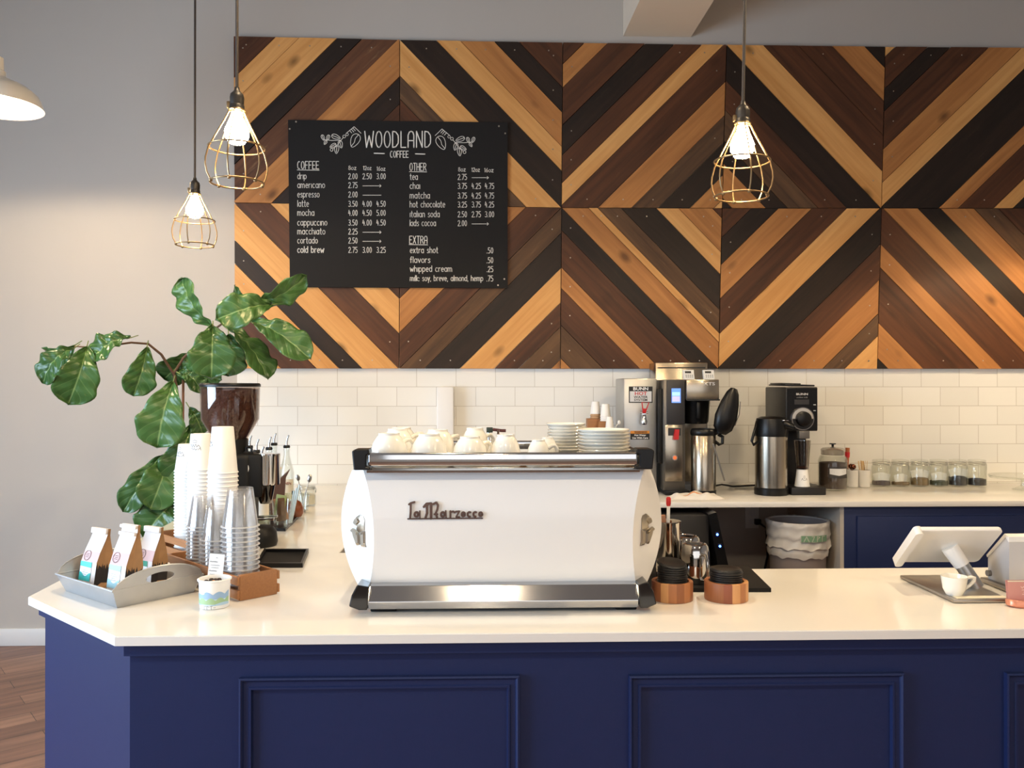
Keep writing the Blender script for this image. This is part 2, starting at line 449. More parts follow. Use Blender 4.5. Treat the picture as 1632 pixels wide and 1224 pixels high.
def floor_mat():
    m = bpy.data.materials.new('wood_floor'); m.use_nodes = True
    nt = m.node_tree; b = nt.nodes['Principled BSDF']; L = nt.links.new; N = nt.nodes.new
    b.inputs['Roughness'].default_value = 0.38
    tc = N('ShaderNodeTexCoord'); mp = N('ShaderNodeMapping'); mp.inputs['Rotation'].default_value = (0, 0, R(-38))
    br = N('ShaderNodeTexBrick'); br.offset = 0.37
    br.inputs['Scale'].default_value = 1; br.inputs['Brick Width'].default_value = 1.1; br.inputs['Row Height'].default_value = 0.12
    br.inputs['Mortar Size'].default_value = 0.0015; br.inputs['Mortar'].default_value = lin((60, 40, 30)) + (1,)
    br.inputs['Color1'].default_value = lin((152, 112, 88)) + (1,); br.inputs['Color2'].default_value = lin((116, 80, 62)) + (1,)
    L(tc.outputs['Object'], mp.inputs[0]); L(mp.outputs[0], br.inputs[0])
    m2 = N('ShaderNodeMapping'); m2.inputs['Scale'].default_value = (2.2, 26, 1)
    nz = N('ShaderNodeTexNoise'); nz.inputs['Scale'].default_value = 1; nz.inputs['Detail'].default_value = 7
    L(mp.outputs[0], m2.inputs[0]); L(m2.outputs[0], nz.inputs['Vector'])
    mr = N('ShaderNodeMapRange'); mr.inputs[1].default_value = .3; mr.inputs[2].default_value = .7; mr.inputs[3].default_value = .62; mr.inputs[4].default_value = 1.25
    L(nz.outputs['Fac'], mr.inputs[0])
    mx = N('ShaderNodeMix'); mx.data_type = 'RGBA'; mx.blend_type = 'MULTIPLY'; mx.inputs[0].default_value = 1
    L(br.outputs['Color'], mx.inputs[6]); L(mr.outputs[0], mx.inputs[7]); L(mx.outputs[2], b.inputs['Base Color'])
    return m
wallbox('floor', (XL - .1, YF - .1, -.1), (XR + .1, W + .1, 0), floor_mat())
bb = MB().box(((XL + 1.0) / 2 - .9, W - .008, .045), (XL * -1 - .9 + 1.2, .016, .09), bev=.003)
struct(bb.build('baseboard_back', TRIMW))
# shop window and storefront frames behind the camera (seen in the chrome)
DARKM = mat('dark_window_frame', (46, 46, 48), 0.4)
def winframe(name, c, sx, sz, axis):
    mb = MB(); t = .06
    for k in (-1, 0, 1):
        mb.box((k * (sx - t) / 2, 0, 0), (t, t, sz))
    for k in (-1, 1):
        mb.box((0, 0, k * (sz - t) / 2), (sx, t, t))
    o = struct(mb.build(name, DARKM, smooth=False)); o.location = c
    if axis == 'x': o.rotation_euler = (0, 0, pi / 2)
    return o
winframe('window_1', (XL + .03, 0.9, 1.32), 2.8, 2.0, 'x')
winframe('window_2', (0.5, YF + .03, 1.75), 5.2, 2.2, 'y')
# boxed beam under the ceiling, running from the wall to the room
p0, p1 = PY(993, 58, W), PY(1101, 57.5, W)
q0 = p0 + (ray(1019.6, 0) * ((p0.z - ZC) / ray(1019.6, 0).z) + V((0, 0, ZC)) - p0) * 3.2
q1 = p1 + (ray(1138, 0) * ((p0.z - ZC) / ray(1138, 0).z) + V((0, 0, ZC)) - p1) * 3.2
mb = MB(); mb.prism([(p0.x, p0.y - .001), (p1.x, p1.y - .001), (q1.x, q1.y), (q0.x, q0.y)], p0.z, ZR - .001)
struct(mb.build('trim_1', mat('beam_paint', (222, 208, 188), .8), smooth=False))
bpy.data.objects['trim_1'].name = 'ceiling_beam'

# tiled backsplash
def tile_mat():
    m = bpy.data.materials.new('white_subway_tile'); m.use_nodes = True
    nt = m.node_tree; b = nt.nodes['Principled BSDF']; L = nt.links.new; N = nt.nodes.new
    a0 = PY(442.5, 647.6, W - .008); a1 = PY(506, 647.6, W - .008); a2 = PY(442.5, 616.6, W - .008)
    bw, rh = a1.x - a0.x, a2.z - a0.z
    tc = N('ShaderNodeTexCoord'); sp = N('ShaderNodeSeparateXYZ'); cb = N('ShaderNodeCombineXYZ')
    L(tc.outputs['Object'], sp.inputs[0])
    for src, dst, off in ((0, 0, -(a0.x - .5 * bw)), (2, 1, -a0.z)):
        ad = N('ShaderNodeMath'); ad.inputs[1].default_value = off + (40 * bw if dst == 0 else 0)
        L(sp.outputs[src], ad.inputs[0]); L(ad.outputs[0], cb.inputs[dst])
    br = N('ShaderNodeTexBrick'); br.offset = .5
    br.inputs['Scale'].default_value = 1; br.inputs['Brick Width'].default_value = bw; br.inputs['Row Height'].default_value = rh
    br.inputs['Mortar Size'].default_value = .0016; br.inputs['Mortar Smooth'].default_value = .3
    br.inputs['Color1'].default_value = lin((236, 234, 228)) + (1,); br.inputs['Color2'].default_value = lin((230, 228, 222)) + (1,)
    br.inputs['Mortar'].default_value = lin((196, 190, 180)) + (1,)
    L(cb.outputs[0], br.inputs[0]); L(br.outputs['Color'], b.inputs['Base Color'])
    b.inputs['Roughness'].default_value = 0.13
    bp = N('ShaderNodeBump'); bp.inputs['Strength'].default_value = .35; bp.inputs['Distance'].default_value = .002; bp.invert = True
    L(br.outputs['Fac'], bp.inputs['Height']); L(bp.outputs[0], b.inputs['Normal'])
    return m
tl = PY(378.5, 588, W)
o = MB().box(((tl.x + XR) / 2, W - .004, (tl.z + .06 + ZT) / 2), (XR - tl.x, .008, tl.z + .06 - ZT)).build('wall_tile', tile_mat(), smooth=False)
o.name = 'wall_backsplash'; struct(o)

# ------------------------------------------------------------------ wooden wall panels
WOODS = {
 'T': wood('pale_pine_plank', (224, 168, 102), (200, 140, 76), .5, .8),
 'O': wood('amber_pine_plank', (192, 132, 74), (158, 102, 56), .5, .8),
 'R': wood('red_brown_plank', (96, 58, 36), (64, 39, 25), .5, .25, .10),
 'D': wood('ebony_stained_plank', (48, 34, 25), (31, 23, 18), .5, 0, .06),
 'W': wood('weathered_brown_plank', (108, 78, 52), (68, 48, 34), .6, .3, .35),
 'B': wood('worn_brown_plank', (106, 68, 44), (72, 46, 32), .6, .2, .6),
}
WK = list(WOODS); NAIL = mat('nail_head', (190, 180, 165), .3, .8)
PMATS = [WOODS[k] for k in WK] + [NAIL]
tx = [372, 637, 897, 1158, 1411, 1670]; ty = [57.5, 63, 67.5, 71, 74, 76]
mx_ = [373, 637, 895, 1151, 1405, 1664]; my = [323, 327, 331, 332, 332, 332]
bx_ = [374, 636, 893, 1145, 1398, 1655]; by_ = [587.5, 587.5, 588, 588, 588, 588]
PAN = [
 ('/', 0, 0, [(.25, 'R'), (.395, 'T'), (.622, 'T'), (.772, 'D'), (.99, 'B'), (1.225, 'O'), (1.39, 'D'), (2, 'R')]),
 ('\\', 1, 0, [(.27, 'R'), (.42, 'D'), (.63, 'O'), (.777, 'T'), (1.0, 'D'), (1.22, 'T'), (1.36, 'W'), (2, 'R')]),
 ('/', 2, 0, [(.128, 'R'), (.272, 'O'), (.5, 'R'), (.68, 'D'), (.85, 'R'), (.985, 'T'), (1.226, 'R'), (1.435, 'O'), (1.6, 'W'), (1.8, 'D'), (1.95, 'O'), (2, 'T')]),
 ('\\', 3, 0, [(.13, 'D'), (.335, 'O'), (.55, 'R'), (.77, 'R'), (1.0, 'T'), (1.22, 'D'), (1.4, 'R'), (1.59, 'W'), (1.73, 'D'), (1.94, 'O'), (2, 'D')]),
 ('/', 4, 0, [(.06, 'T'), (.26, 'R'), (.4, 'D'), (.635, 'R'), (.84, 'O'), (.99, 'T'), (1.35, 'D'), (1.47, 'O'), (1.69, 'R'), (1.81, 'T'), (2, 'D')]),
 ('\\', 0, 1, [(.57, 'R'), (.785, 'T'), (1.0, 'R'), (1.225, 'T'), (1.365, 'D'), (1.505, 'T'), (1.72, 'R'), (1.93, 'T'), (2, 'D')]),
 ('/', 1, 1, [(.57, 'R'), (.78, 'O'), (1.0, 'R'), (1.157, 'W'), (1.375, 'D'), (1.59, 'T'), (1.74, 'R'), (1.945, 'W'), (2, 'O')]),
 ('\\', 2, 1, [(.057, 'R'), (.27, 'O'), (.41, 'T'), (.63, 'D'), (.777, 'W'), (.835, 'T'), (1.0, 'O'), (1.14, 'D'), (1.37, 'R'), (1.5, 'O'), (1.73, 'R'), (1.935, 'W'), (2, 'O')]),
 ('/', 3, 1, [(.18, 'R'), (.35, 'D'), (.562, 'O'), (.78, 'R'), (.99, 'T'), (1.225, 'D'), (1.445, 'R'), (1.657, 'O'), (1.795, 'W'), (2, 'T')]),
 ('\\', 4, 1, [(.28, 'R'), (.43, 'W'), (.636, 'O'), (.78, 'D'), (.99, 'O'), (1.225, 'R'), (1.37, 'O'), (1.715, 'R'), (1.935, 'O'), (2, 'D')]),
]
PLAB = [
 'wooden chevron panel at the upper left corner, above and left of the menu board',
 'wooden chevron panel behind the top right corner of the menu board',
 'dark wooden chevron panel in the upper row between menu board and right-hand pendant lamp',
 'wooden chevron panel directly behind the right-hand caged pendant lamp',
 'dark wooden chevron panel at the upper right edge of the wall',
 'wooden chevron panel behind the leaves of the fig plant',
 'wooden chevron panel behind the bottom right corner of the menu board',
 'wooden chevron panel in the lower row above the hot water dispenser',
 'wooden chevron panel in the lower row above the black airpot and coffee grinder',
 'wooden chevron panel in the lower row above the row of tea jars',
]
def clip(poly, n, c):           # keep n.p <= c
    out = []
    for i, p in enumerate(poly):
        q = poly[(i + 1) % len(poly)]
        a, b = n[0] * p[0] + n[1] * p[1] - c, n[0] * q[0] + n[1] * q[1] - c
        if a <= 0: out.append(p)
        if (a < 0 < b) or (b < 0 < a):
            t = a / (a - b); out.append((p[0] + (q[0] - p[0]) * t, p[1] + (q[1] - p[1]) * t))
    return out
YP = W - .034
for (dr, ci, ri, seq), lab in zip(PAN, PLAB):
    xs = (tx, mx_, bx_); ys = (ty, my, by_)
    cs = [PY(xs[ri][ci] + .6, ys[ri][ci] + .4, YP), PY(xs[ri][ci + 1] - .6, ys[ri][ci + 1] + .4, YP),
          PY(xs[ri + 1][ci + 1] - .6, ys[ri + 1][ci + 1] - .4, YP), PY(xs[ri + 1][ci] + .6, ys[ri + 1][ci] - .4, YP)]
    if ci == 4: cs[1].x += .0; 
    cen = (cs[0] + cs[2]) / 2
    def bil(u, v):
        return cs[0] * (1 - u) * (1 - v) + cs[1] * u * (1 - v) + cs[2] * u * v + cs[3] * (1 - u) * v
    mb = MB(); s0 = 0
    for s1, k in seq:
        g = .0022
        n = (1, 1) if dr == '/' else (-1, 1)
        o1 = 0 if dr == '/' else 1
        poly = clip([(0, 0), (1, 0), (1, 1), (0, 1)], n, s1 - g - o1)
        poly = clip(poly, (-n[0], -n[1]), -(s0 + g - o1))
        if len(poly) >= 3:
            lift = random.uniform(-.003, .003)
            fr = [bil(u, v) - cen for u, v in poly]
            bk = [p + V((0, .030, 0)) for p in fr]
            fr = [p + V((0, lift, 0)) for p in fr]
            m_ = len(fr); ou, ov = random.uniform(0, 40), random.uniform(0, 40)
            uv = [((u - n[0] * v if dr == '/' else u + v) * .6 + ou, (n[0] * u + v) * .6 + ov) for u, v in poly]
            mb.add(fr + bk, [list(range(m_)), [m_ + i for i in range(m_)][::-1]] + [[i, (i + 1) % m_, m_ + (i + 1) % m_, m_ + i] for i in range(m_)],
                   WK.index(k), None, uv + uv)
            # nail heads near both ends of the plank
            mid = (s0 + s1) / 2
            for e in ((.055, None), (.945, None), (None, .05), (None, .95)):
                u, v = e
                if u is None: u = (mid - o1 - n[1] * v) / n[0]
                else: v = mid - o1 - n[0] * u
                if .04 < u < .96 and .04 < v < .96 and random.random() < .8:
                    c = bil(u, v) - cen
                    mb.cyl((c.x, c.y + lift - .0008, c.z), .0036, .001, len(WK), seg=8, axis='y')
        s0 = s1
    o = mb.build('wood_panel', PMATS, loc=cen, smooth=False)
    tag(o, lab, 'wall panel', 'wooden chevron wall panels')

# ------------------------------------------------------------------ menu board
YB = YP - .017
bp = lambda zx, zy, lift=0: PY(450 + zx / 4.37, 180 + zy / 4.37, YB) + V((0, -.0006 - lift, 0))
bc = bp(800, 630)
board = thing('menu_board', 'black chalkboard coffee menu with white hand lettering, hung on the wooden wall', 'menu board', bc)
cr = [PY(459, 191, YB), PY(809, 195, YB), PY(809, 459, YB), PY(462, 457.5, YB)]
mb = MB(); cc = [p - bc for p in cr]
mb.add(cc + [p + V((0, .0095, 0)) for p in cc], [[0, 1, 2, 3], [7, 6, 5, 4]] + [[i, (i + 1) % 4, 4 + (i + 1) % 4, 4 + i] for i in range(4)])
mb.build('board', mat('blackboard', (30, 28, 27), .7, spec=.2, noise=.05, nscale=9), board, smooth=False)
lt = MB(); CH = mat('chalk_paint', (226, 221, 210), .85)
Pb = lambda x, y, h=0: bp(x, y) - bc
def wr(text, x, y, h, width=None, w=4.4):
    ribbons(lt, glyph_lines(text, x, y, h, width), w, Pb)
wr('WOODLAND', 574, 240, 112, 462, 7.5); wr('COFFEE', 752, 310, 44, 126, 5.5)
ribbons(lt, [[(640, 281), (710, 283)]], 7, Pb); ribbons(lt, [[(927, 285), (993, 287)]], 7, Pb)
for t, x, y, wd_ in (('COFFEE', 106, 390, 148), ('OTHER', 888, 402, 114), ('EXTRA', 886, 910, 124)):
    wr(t, x, y, 52, wd_, 5); ribbons(lt, [[(x - 3, y + 7), (x + wd_ + 3, y + 9)]], 4, Pb)
ARW = 'arrow'
left = [('drip', 460, 62, ['2.00', '2.50', '3.00']), ('americano', 522, 190, ['2.75', ARW]), ('espresso', 587, 152, ['2.00', '-']),
        ('latte', 652, 78, ['3.50', '4.00', '4.50']), ('mocha', 715, 116, ['4.00', '4.50', '5.00']), ('cappuccino', 783, 206, ['3.50', '4.00', '4.50']),
        ('macchiato', 845, 192, ['2.25', ARW]), ('cortado', 908, 140, ['2.50', ARW]), ('cold brew', 973, 184, ['2.75', '3.00', '3.25'])]
right = [('tea', 465, 54, ['2.75', ARW]), ('chai', 528, 70, ['3.75', '4.25', '4.75']), ('matcha', 595, 138, ['3.75', '4.25', '4.75']),
         ('hot chocolate', 657, 244, ['3.25', '3.75', '4.25']), ('italian soda', 725, 206, ['2.50', '2.75', '3.00']), ('kids cocoa', 787, 180, ['2.00', ARW])]
for rows, x0, cols, dy0 in ((left, 106, (461, 560, 657), 0), (right, 889, (1223, 1320, 1412), 0)):
    for i, (t, y, wd_, pr) in enumerate(rows):
        wr(t, x0, y, 43, wd_, 5.6 if t == 'cold brew' else 4.1)
        for cx, p in zip(cols, pr):
            if p in (ARW, '-'):
                ln = [[(cx, y - 14), (cx + (128 if x0 < 500 else 116), y - 14)]]
                if p == ARW: e = ln[0][1]; ln.append([(e[0] - 10, e[1] - 9), e, (e[0] - 10, e[1] + 9)])
                ribbons(lt, ln, 3.4, Pb)
            else:
                wr(p, cx, y, 38, 62, 4.1)
for t, x, y, wd_ in (('8oz', 461, 396, 54), ('12oz', 564, 397, 56), ('16oz', 659, 402, 58), ('8oz', 1226, 407, 50), ('12oz', 1319, 409, 56), ('16oz', 1408, 412, 62)):
    wr(t, x, y, 27, wd_, 4)
for t, y, wd_, p in (('extra shot', 975, 194, '.50'), ('flavors', 1043, 140, '.50'), ('whipped cream', 1105, 292, '.25'), ('milk: soy, breve, almond, hemp', 1170, 508, '.75')):
    wr(t, 890, y, 41 if y < 1150 else 38, wd_, 4.6); wr(p, 1424, y + 2, 38, 44, 4.4)
def leafline(cx, cy, a, rx, ry, vein=True):
    c, s = cos(R(a)), sin(R(a)); o_ = []
    for i in range(17):
        t = 2 * pi * i / 16; px_ = rx * cos(t); py_ = ry * sin(t) * (1 - .35 * cos(t))
        o_.append((cx + px_ * c - py_ * s, cy + px_ * s + py_ * c))
    ls = [o_]
    if vein: ls.append([(cx - rx * c, cy - rx * s), (cx + rx * .7 * c, cy + rx * .7 * s)])
    return ls
orn = [[(445, 142), (500, 96), (548, 142)], [(468, 122), (484, 140)], [(480, 112), (498, 133)], [(490, 104), (508, 124)], [(412, 190), (345, 192), (290, 186)], [(412, 188), (372, 236), (352, 250)], [(412, 186), (426, 170)]]
for cx, cy, r_ in ((431, 164, 10), (451, 150, 9), (343, 257, 10)):
    orn.append([(cx + r_ * cos(k * pi / 6), cy + r_ * sin(k * pi / 6)) for k in range(13)])
for a in ((283, 172, 70, 20, 10), (318, 173, 110, 20, 10), (374, 167, 20, 32, 15), (405, 219, 75, 26, 14), (378, 256, 95, 28, 14), (300, 206, 120, 16, 9), (352, 228, 150, 24, 11)):
    orn += leafline(*a)
orn += leafline(505, 193, 115, 50, 30, False) + [[(530, 152), (508, 178), (502, 205), (480, 232)]]
ribbons(lt, orn, 3.8, Pb); ribbons(lt, [[(1612 - x, y + 16 * (0 if False else 1)) for x, y in l] for l in orn], 3.8, Pb)
lt.build('lettering', CH, board, smooth=False, fix=False)
for zx, zy in ((52, 112), (96, 62), (1508, 93), (1552, 143), (1546, 1157), (1502, 1200)):
    p = bp(zx, zy) - bc; MB().cyl((0, 0, 0), .0045, .002, seg=10, axis='y').build('screw', NAIL, board, loc=(p.x, p.y - .0005, p.z))

# ------------------------------------------------------------------ pendant lamps
BULB = mat('lit_bulb', (255, 236, 200), .3, emit=110, ecol=(255, 214, 158))
IRON = mat('aged_iron_socket', (62, 58, 54), .45, .7)
WIRE = mat('brass_wire', (150, 126, 92), .35, .9)
CORDM = mat('brown_cord', (58, 48, 40), .7)
def cage_lamp(px, D, py_sock, tilt, label, bend=0):
    k = D / F
    base = D2W(px, D, py=py_sock)          # top of the wire cage
    t = thing('pendant_lamp', label, 'pendant lamp', base, 0, 'caged bulb pendant lamps over the counter')
    u = .00164                              # metres per pixel of the left-hand lamp
    mb = MB().lathe([(0, .058), (.006, .058), (.007, .05), (.012, .044), (.0165, .04), (.0185, .03), (.0175, .012), (.019, .010), (.019, -.004), (.015, -.008), (0, -.008)], 24)
    so = mb.build('socket', IRON, t)
    MB().box((-.021, 0, .012), (.010, .010, .018), bev=.002).build('switch', mat('brass_key', (150, 125, 90), .4, .9), so)
    h = ZR - base.z
    MB().tube([(0, 0, .054), (bend * .3, 0, h * .3), (bend, 0, h * .7), (bend * 1.1, 0, h)], .0042, 8).build('cord', CORDM, t)
    MB().lathe([(0, -.006), (.013, -.008), (.015, -.02), (.024, -.038), (.031, -.056), (.030, -.072), (.02, -.088), (0, -.094)], 24).build('bulb', BULB, t)
    cg = MB(); pr = [(.018, -.002), (.032, -.032), (.055, -.075), (.072, -.108), (.079, -.135), (.080, -.150), (.076, -.172), (.066, -.192)]
    for i in range(6):
        a = pi / 6 + i * pi / 3
        cg.tube([(r * cos(a), r * sin(a), z) for r, z in pr], .0021, 6)
        cg.sphere((.066 * cos(a), .066 * sin(a), -.193), .0052, seg=8)
    cg.ring((0, 0, -.100), .0715, .0022); cg.ring((0, 0, -.192), .068, .0024); cg.ring((0, 0, -.002), .019, .003)
    c_ = cg.build('wire_cage', WIRE, t)
    t.rotation_euler = (0, R(tilt), 0)
    return t
cage_lamp(377, 2.2, 174, 0, 'caged pendant lamp hanging in front of the left edge of the wooden wall', .0)
cage_lamp(310, 3.12, 308, 0, 'small-looking caged pendant lamp hanging lowest, against the plain grey wall')
cage_lamp(1184, 2.2, 196, 1.0, 'caged pendant lamp hanging alone in front of the right half of the wooden wall', .005)
# white enamel barn pendants: one shows at the left edge, the others light the room from out of frame
ENAMEL = mat('white_enamel', (250, 246, 236), .25, coat=.3)
BULB2 = mat('lit_globe', (255, 244, 222), .3, emit=150, ecol=(255, 222, 172))
def barn_lamp(loc, label, power=60, half=76, color=(1, .82, .58)):
    t = thing('barn_lamp', label, 'lamp', loc, 0, 'white enamel barn lamps')
    out = [(0, .20), (.028, .20), (.030, .15), (.036, .145), (.036, .125), (.05, .115), (.075, .105), (.12, .085), (.155, .055), (.172, .012), (.176, 0)]
    inn = [(.172, .001), (.167, .014), (.150, .052), (.117, .078), (.07, .097), (0, .102)]
    MB().lathe(out + inn, 48).build('shade', ENAMEL, t)
    MB().sphere((0, 0, .045), .036, sc=(1, 1, 1.1)).build('bulb', BULB2, t)
    MB().tube([(0, 0, .2), (0, 0, ZR - loc[2])], .007, 8).build('stem', ENAMEL, t)
    d = bpy.data.lights.new('lamp_light', 'SPOT'); d.energy = power; d.color = color; d.spot_size = R(2 * half); d.spot_blend = .18; d.shadow_soft_size = .045
    l = bpy.data.objects.new('lamp_light', d); COL.objects.link(l); l.parent = t; l.location = (0, 0, .003)
    return t
barn_lamp(D2W(-8, 3.4, py=170), 'white enamel barn lamp cut off by the left edge of the picture', 20, 86)
WARM = (1, .79, .51)
for l, pw, hf, c in (((-.02, -.05, 2.75), 30, 76, (1, .86, .66)), ((1.9, .1, 2.75), 26, 76, WARM), ((-1.9, .0, 2.75), 14, 76, (1, .88, .70)),
                     ((2.95, 3.62, 2.3), 22, 74, WARM), ((-.30, 2.05, 2.95), 27, 72, (1, .84, .60)), ((1.45, 2.15, 2.95), 38, 72, WARM)):
    barn_lamp(l, 'white enamel barn lamp out of frame above the room', pw, hf, c)

# ------------------------------------------------------------------ front counter
A = PZ(183, 1014.5, ZT); B = PZ(45, 951, ZT); Lc = PZ(292, 822, ZT)
tt = (W - .0095 - B.y) / (Lc.y - B.y); C = B + (Lc - B) * tt
yr = PZ(1300, 906, ZT).y
XE = 2.3; XI = PZ(541, 881, ZT).x; yr2 = PZ(541, 881, ZT).y; XS = .30
poly = [(A.x, A.y), (XE, A.y), (XE, yr), (XS, yr), (XS, yr2), (XI, yr2), (XI, C.y), (C.x, C.y), (B.x, B.y)]
def inset(pl, ds):
    n = len(pl); out = []
    for i in range(n):
        a, b, c = V(pl[i - 1]).to_2d() if False else V((*pl[i - 1], 0)), V((*pl[i], 0)), V((*pl[(i + 1) % n], 0))
        e1 = (b - a).normalized(); e2 = (c - b).normalized()
        n1 = V((-e1.y, e1.x, 0)); n2 = V((-e2.y, e2.x, 0))
        p1 = a + n1 * ds[i - 1]; p2 = b + n2 * ds[i]
        den = e1.x * e2.y - e1.y * e2.x
        t_ = ((p2 - p1).x * e2.y - (p2 - p1).y * e2.x) / den
        q = p1 + e1 * t_; out.append((q.x, q.y))
    return out
fc = MB(); fc.prism(inset(poly, [.0015] * 9), ZT - .0015, ZT)
fc.prism(poly, ZT - .020, ZT - .0015)
o = fc.build('worktop', QUARTZ, smooth=False)
tag(o, 'white quartz worktop of the front counter with a cut-off left corner', 'countertop')
fb = thing('service_counter', 'navy blue panelled front of the coffee counter', 'counter', (0, 0, 0))
dd = [.038, .02, .03, .03, .03, .03, .001, .03, .038]
MB().prism(inset(poly, dd), .001, ZT - .0205).build('body', NAVY, fb, smooth=False)
da = [.022, .012, .02, .02, .02, .02, .001, .02, .022]
pa = inset(poly, da); pb_ = inset(poly, [d - .001 for d in dd])
MB().prism(pa, ZT - .048, ZT - .0208).build('apron', NAVY, fb, smooth=False)
ybase = A.y + .038
def moulding(x0, x1, ztop, zbot, name='panel_moulding'):
    prof = [(0, 0), (0, .013), (.004, .014), (.007, .011), (.009, .007), (.019, .007), (.021, .010), (.025, .010), (.027, 0)]
    mb = MB(); vs = []
    for d, h in prof:
        for x, z in ((x0 + d, zbot + d), (x1 - d, zbot + d), (x1 - d, ztop - d), (x0 + d, ztop - d)):
            vs.append((x, ybase - h, z))
    n = len(prof); fs = []
    for i in range(n - 1):
        for k in range(4):
            l = (k + 1) % 4; fs.append([i * 4 + k, i * 4 + l, (i + 1) * 4 + l, (i + 1) * 4 + k])
    mb.add(vs, fs); return mb.build(name, NAVY, fb, smooth=False)
for x0, x1, yt in ((381, 828, 1081), (1003, 1441, 1077), (1604, 2050, 1073)):
    a, b = PY(x0, yt, ybase - .01), PY(x1, yt, ybase - .01)
    moulding(a.x, b.x, a.z, .14)
MB().prism(inset(poly, [max(.001, d - .012) for d in dd]), .001, .10).build('kickboard', NAVY, fb, smooth=False)

# ------------------------------------------------------------------ back counter
yb = PZ(1400, 799, ZT).y
o = MB().box(((XI + 4.4) / 2 + .0005, (yb + W - .009) / 2, ZT - .0125), (4.4 - XI - .001, W - .009 - yb, .025), bev=.0015).build('worktop', QUARTZ)
tag(o, 'white quartz worktop of the back counter under the tiled wall', 'countertop')
xc = PY(1339, 850, yb + .03).x
NV2 = NAVY
cb_ = thing('base_cabinet', 'navy cabinet under the back counter, to the right of the waste bin', 'cabinet', (0, 0, 0))
MB().box(((xc + 4.3) / 2 + .009, (yb + .03 + W - .012) / 2, (ZT - .027 + .1) / 2), (4.3 - xc - .018, W - .012 - yb - .03, ZT - .027 - .1), bev=.001).build('body', NV2, cb_)
MB().box((xc + .009, (yb + .031 + W - .012) / 2, (ZT - .027) / 2), (.018, W - .014 - yb - .03, ZT - .028)).build('side_panel', mat('pale_laminate', (188, 182, 172), .6), cb_, smooth=False)
xd = PY(1364, 850, yb + .03).x
for i in range(3):
    x0 = xd + i * .9
    MB().box((x0 + .44, yb + .021, (ZT - .07 + .14) / 2), (.88, .018, ZT - .07 - .14), bev=.002).build('door', NV2, cb_)
# left-hand run of the same base, hidden behind the espresso machine
o = MB().box((.14, (yb + .03 + W - .012) / 2, (ZT - .027) / 2), (1.06, W - .012 - yb - .03, ZT - .028)).build('base_cabinet', NV2, smooth=False)
tag(o, 'navy cabinet under the back counter, behind the espresso machine', 'cabinet')
# ================================================================== espresso machine
DM = 1.935; KM = DM / F
om = D2W(803, DM, ZT)
em = thing('espresso_machine', 'large white espresso machine with chrome rails on the front counter', 'espresso machine', om)
def mp(px, py, dy=0.0):
    d = DM + dy
    return V(((px - 803) * d / F + (803 - 816) / F * (d - DM), dy, zat(py, d) - ZT))
lerp = lambda a, b, t: a + (b - a) * t
def hump(t): return 4 * t * (1 - t)
T0, T1 = 748, 932
def edge(side, t):
    """(inner px, inner dy, outer px, outer dy) of the curved end panel at t from top to bottom"""
    if side < 0:
        xi, xo = lerp(580.5, 590.7, t) + 11 * hump(t), lerp(564, 574, t) - 21 * hump(t)
    else:
        xi, xo = lerp(1028, 1015, t) - 11 * hump(t), lerp(1039, 1032, t) + 22 * hump(t)
    return xi, .030 - .018 * hump(t), xo, .060 + .050 * hump(t)
SHELL = mat('white_enamel_shell', (238, 236, 232), .22, coat=.35)
mb = MB()
mb.grid(lambda u, t: (lambda e1, e2: mp(lerp(e1[0], e2[0], u), lerp(T0, T1, t), e1[1]))(edge(-1, t), edge(1, t)), 2, 20)
mb.build('back_panel', SHELL, em)
def sidept(side, px, py):
    t = (py - T0) / (T1 - T0); xi, yi, xo, yo = edge(side, t)
    f = (px - xi) / (xo - xi)
    return mp(px, py, lerp(yi, yo, f))
for sd in (-1, 1):
    mb = MB()
    def fn(u, t):
        xi, yi, xo, yo = edge(sd, t); py = lerp(T0, T1, t)
        if u < .5: return mp(lerp(xi, xo, u * 2), py, lerp(yi, yo, u * 2) - .004 * hump(u * 2))
        p = mp(xo, py, yo); q = V((p.x, .47 - .03 * (1 - hump(t)), p.z)); return p.lerp(q, u * 2 - 1)
    mb.grid(fn, 12, 20)
    sp = mb.build('side_panel', SHELL, em)
    # heraldic lion badge in low relief
    lion = [([(300, 260), (370, 300), (395, 370), (395, 600), (300, 640), (240, 590), (262, 520), (210, 480), (180, 440), (200, 370), (230, 310)], .006),
            ([(215, 340), (290, 330), (330, 400), (270, 470), (215, 470), (185, 430)], .010),
            ([(150, 600), (200, 590), (300, 690), (310, 900), (250, 920), (170, 690)], .008),
            ([(320, 640), (405, 610), (410, 880), (430, 960), (340, 940), (325, 880)], .007),
            ([(120, 580), (160, 545), (250, 600), (300, 660), (260, 670), (150, 620)], .010)]
    lb = MB()
    for pl, hh in lion:
        pts = []
        for x, y in pl:
            px = 555 + x / 13.6 if sd < 0 else 1606.5 - (555 + x / 13.6) + .5
            pts.append(sidept(sd, px, 800 + y / 13.6))
        nrm = V((sd * .62, -.78, 0)); n = len(pts)
        c = sum(pts, V()) / n
        b_ = [p + nrm * -.006 for p in pts]; t_ = [p + nrm * hh * .6 for p in pts]; t2 = [c + (p - c) * .72 + nrm * hh for p in pts]
        lb.add(b_ + t_ + t2, [[n + i, n + (i + 1) % n, 2 * n + (i + 1) % n, 2 * n + i] for i in range(n)] + [[i, (i + 1) % n, n + (i + 1) % n, n + i] for i in range(n)] + [[2 * n + i for i in range(n)], list(range(n))])
    lb.build('lion_badge', mat('pewter', (176, 166, 150), .3, .95), sp, smooth=True, ang=25)
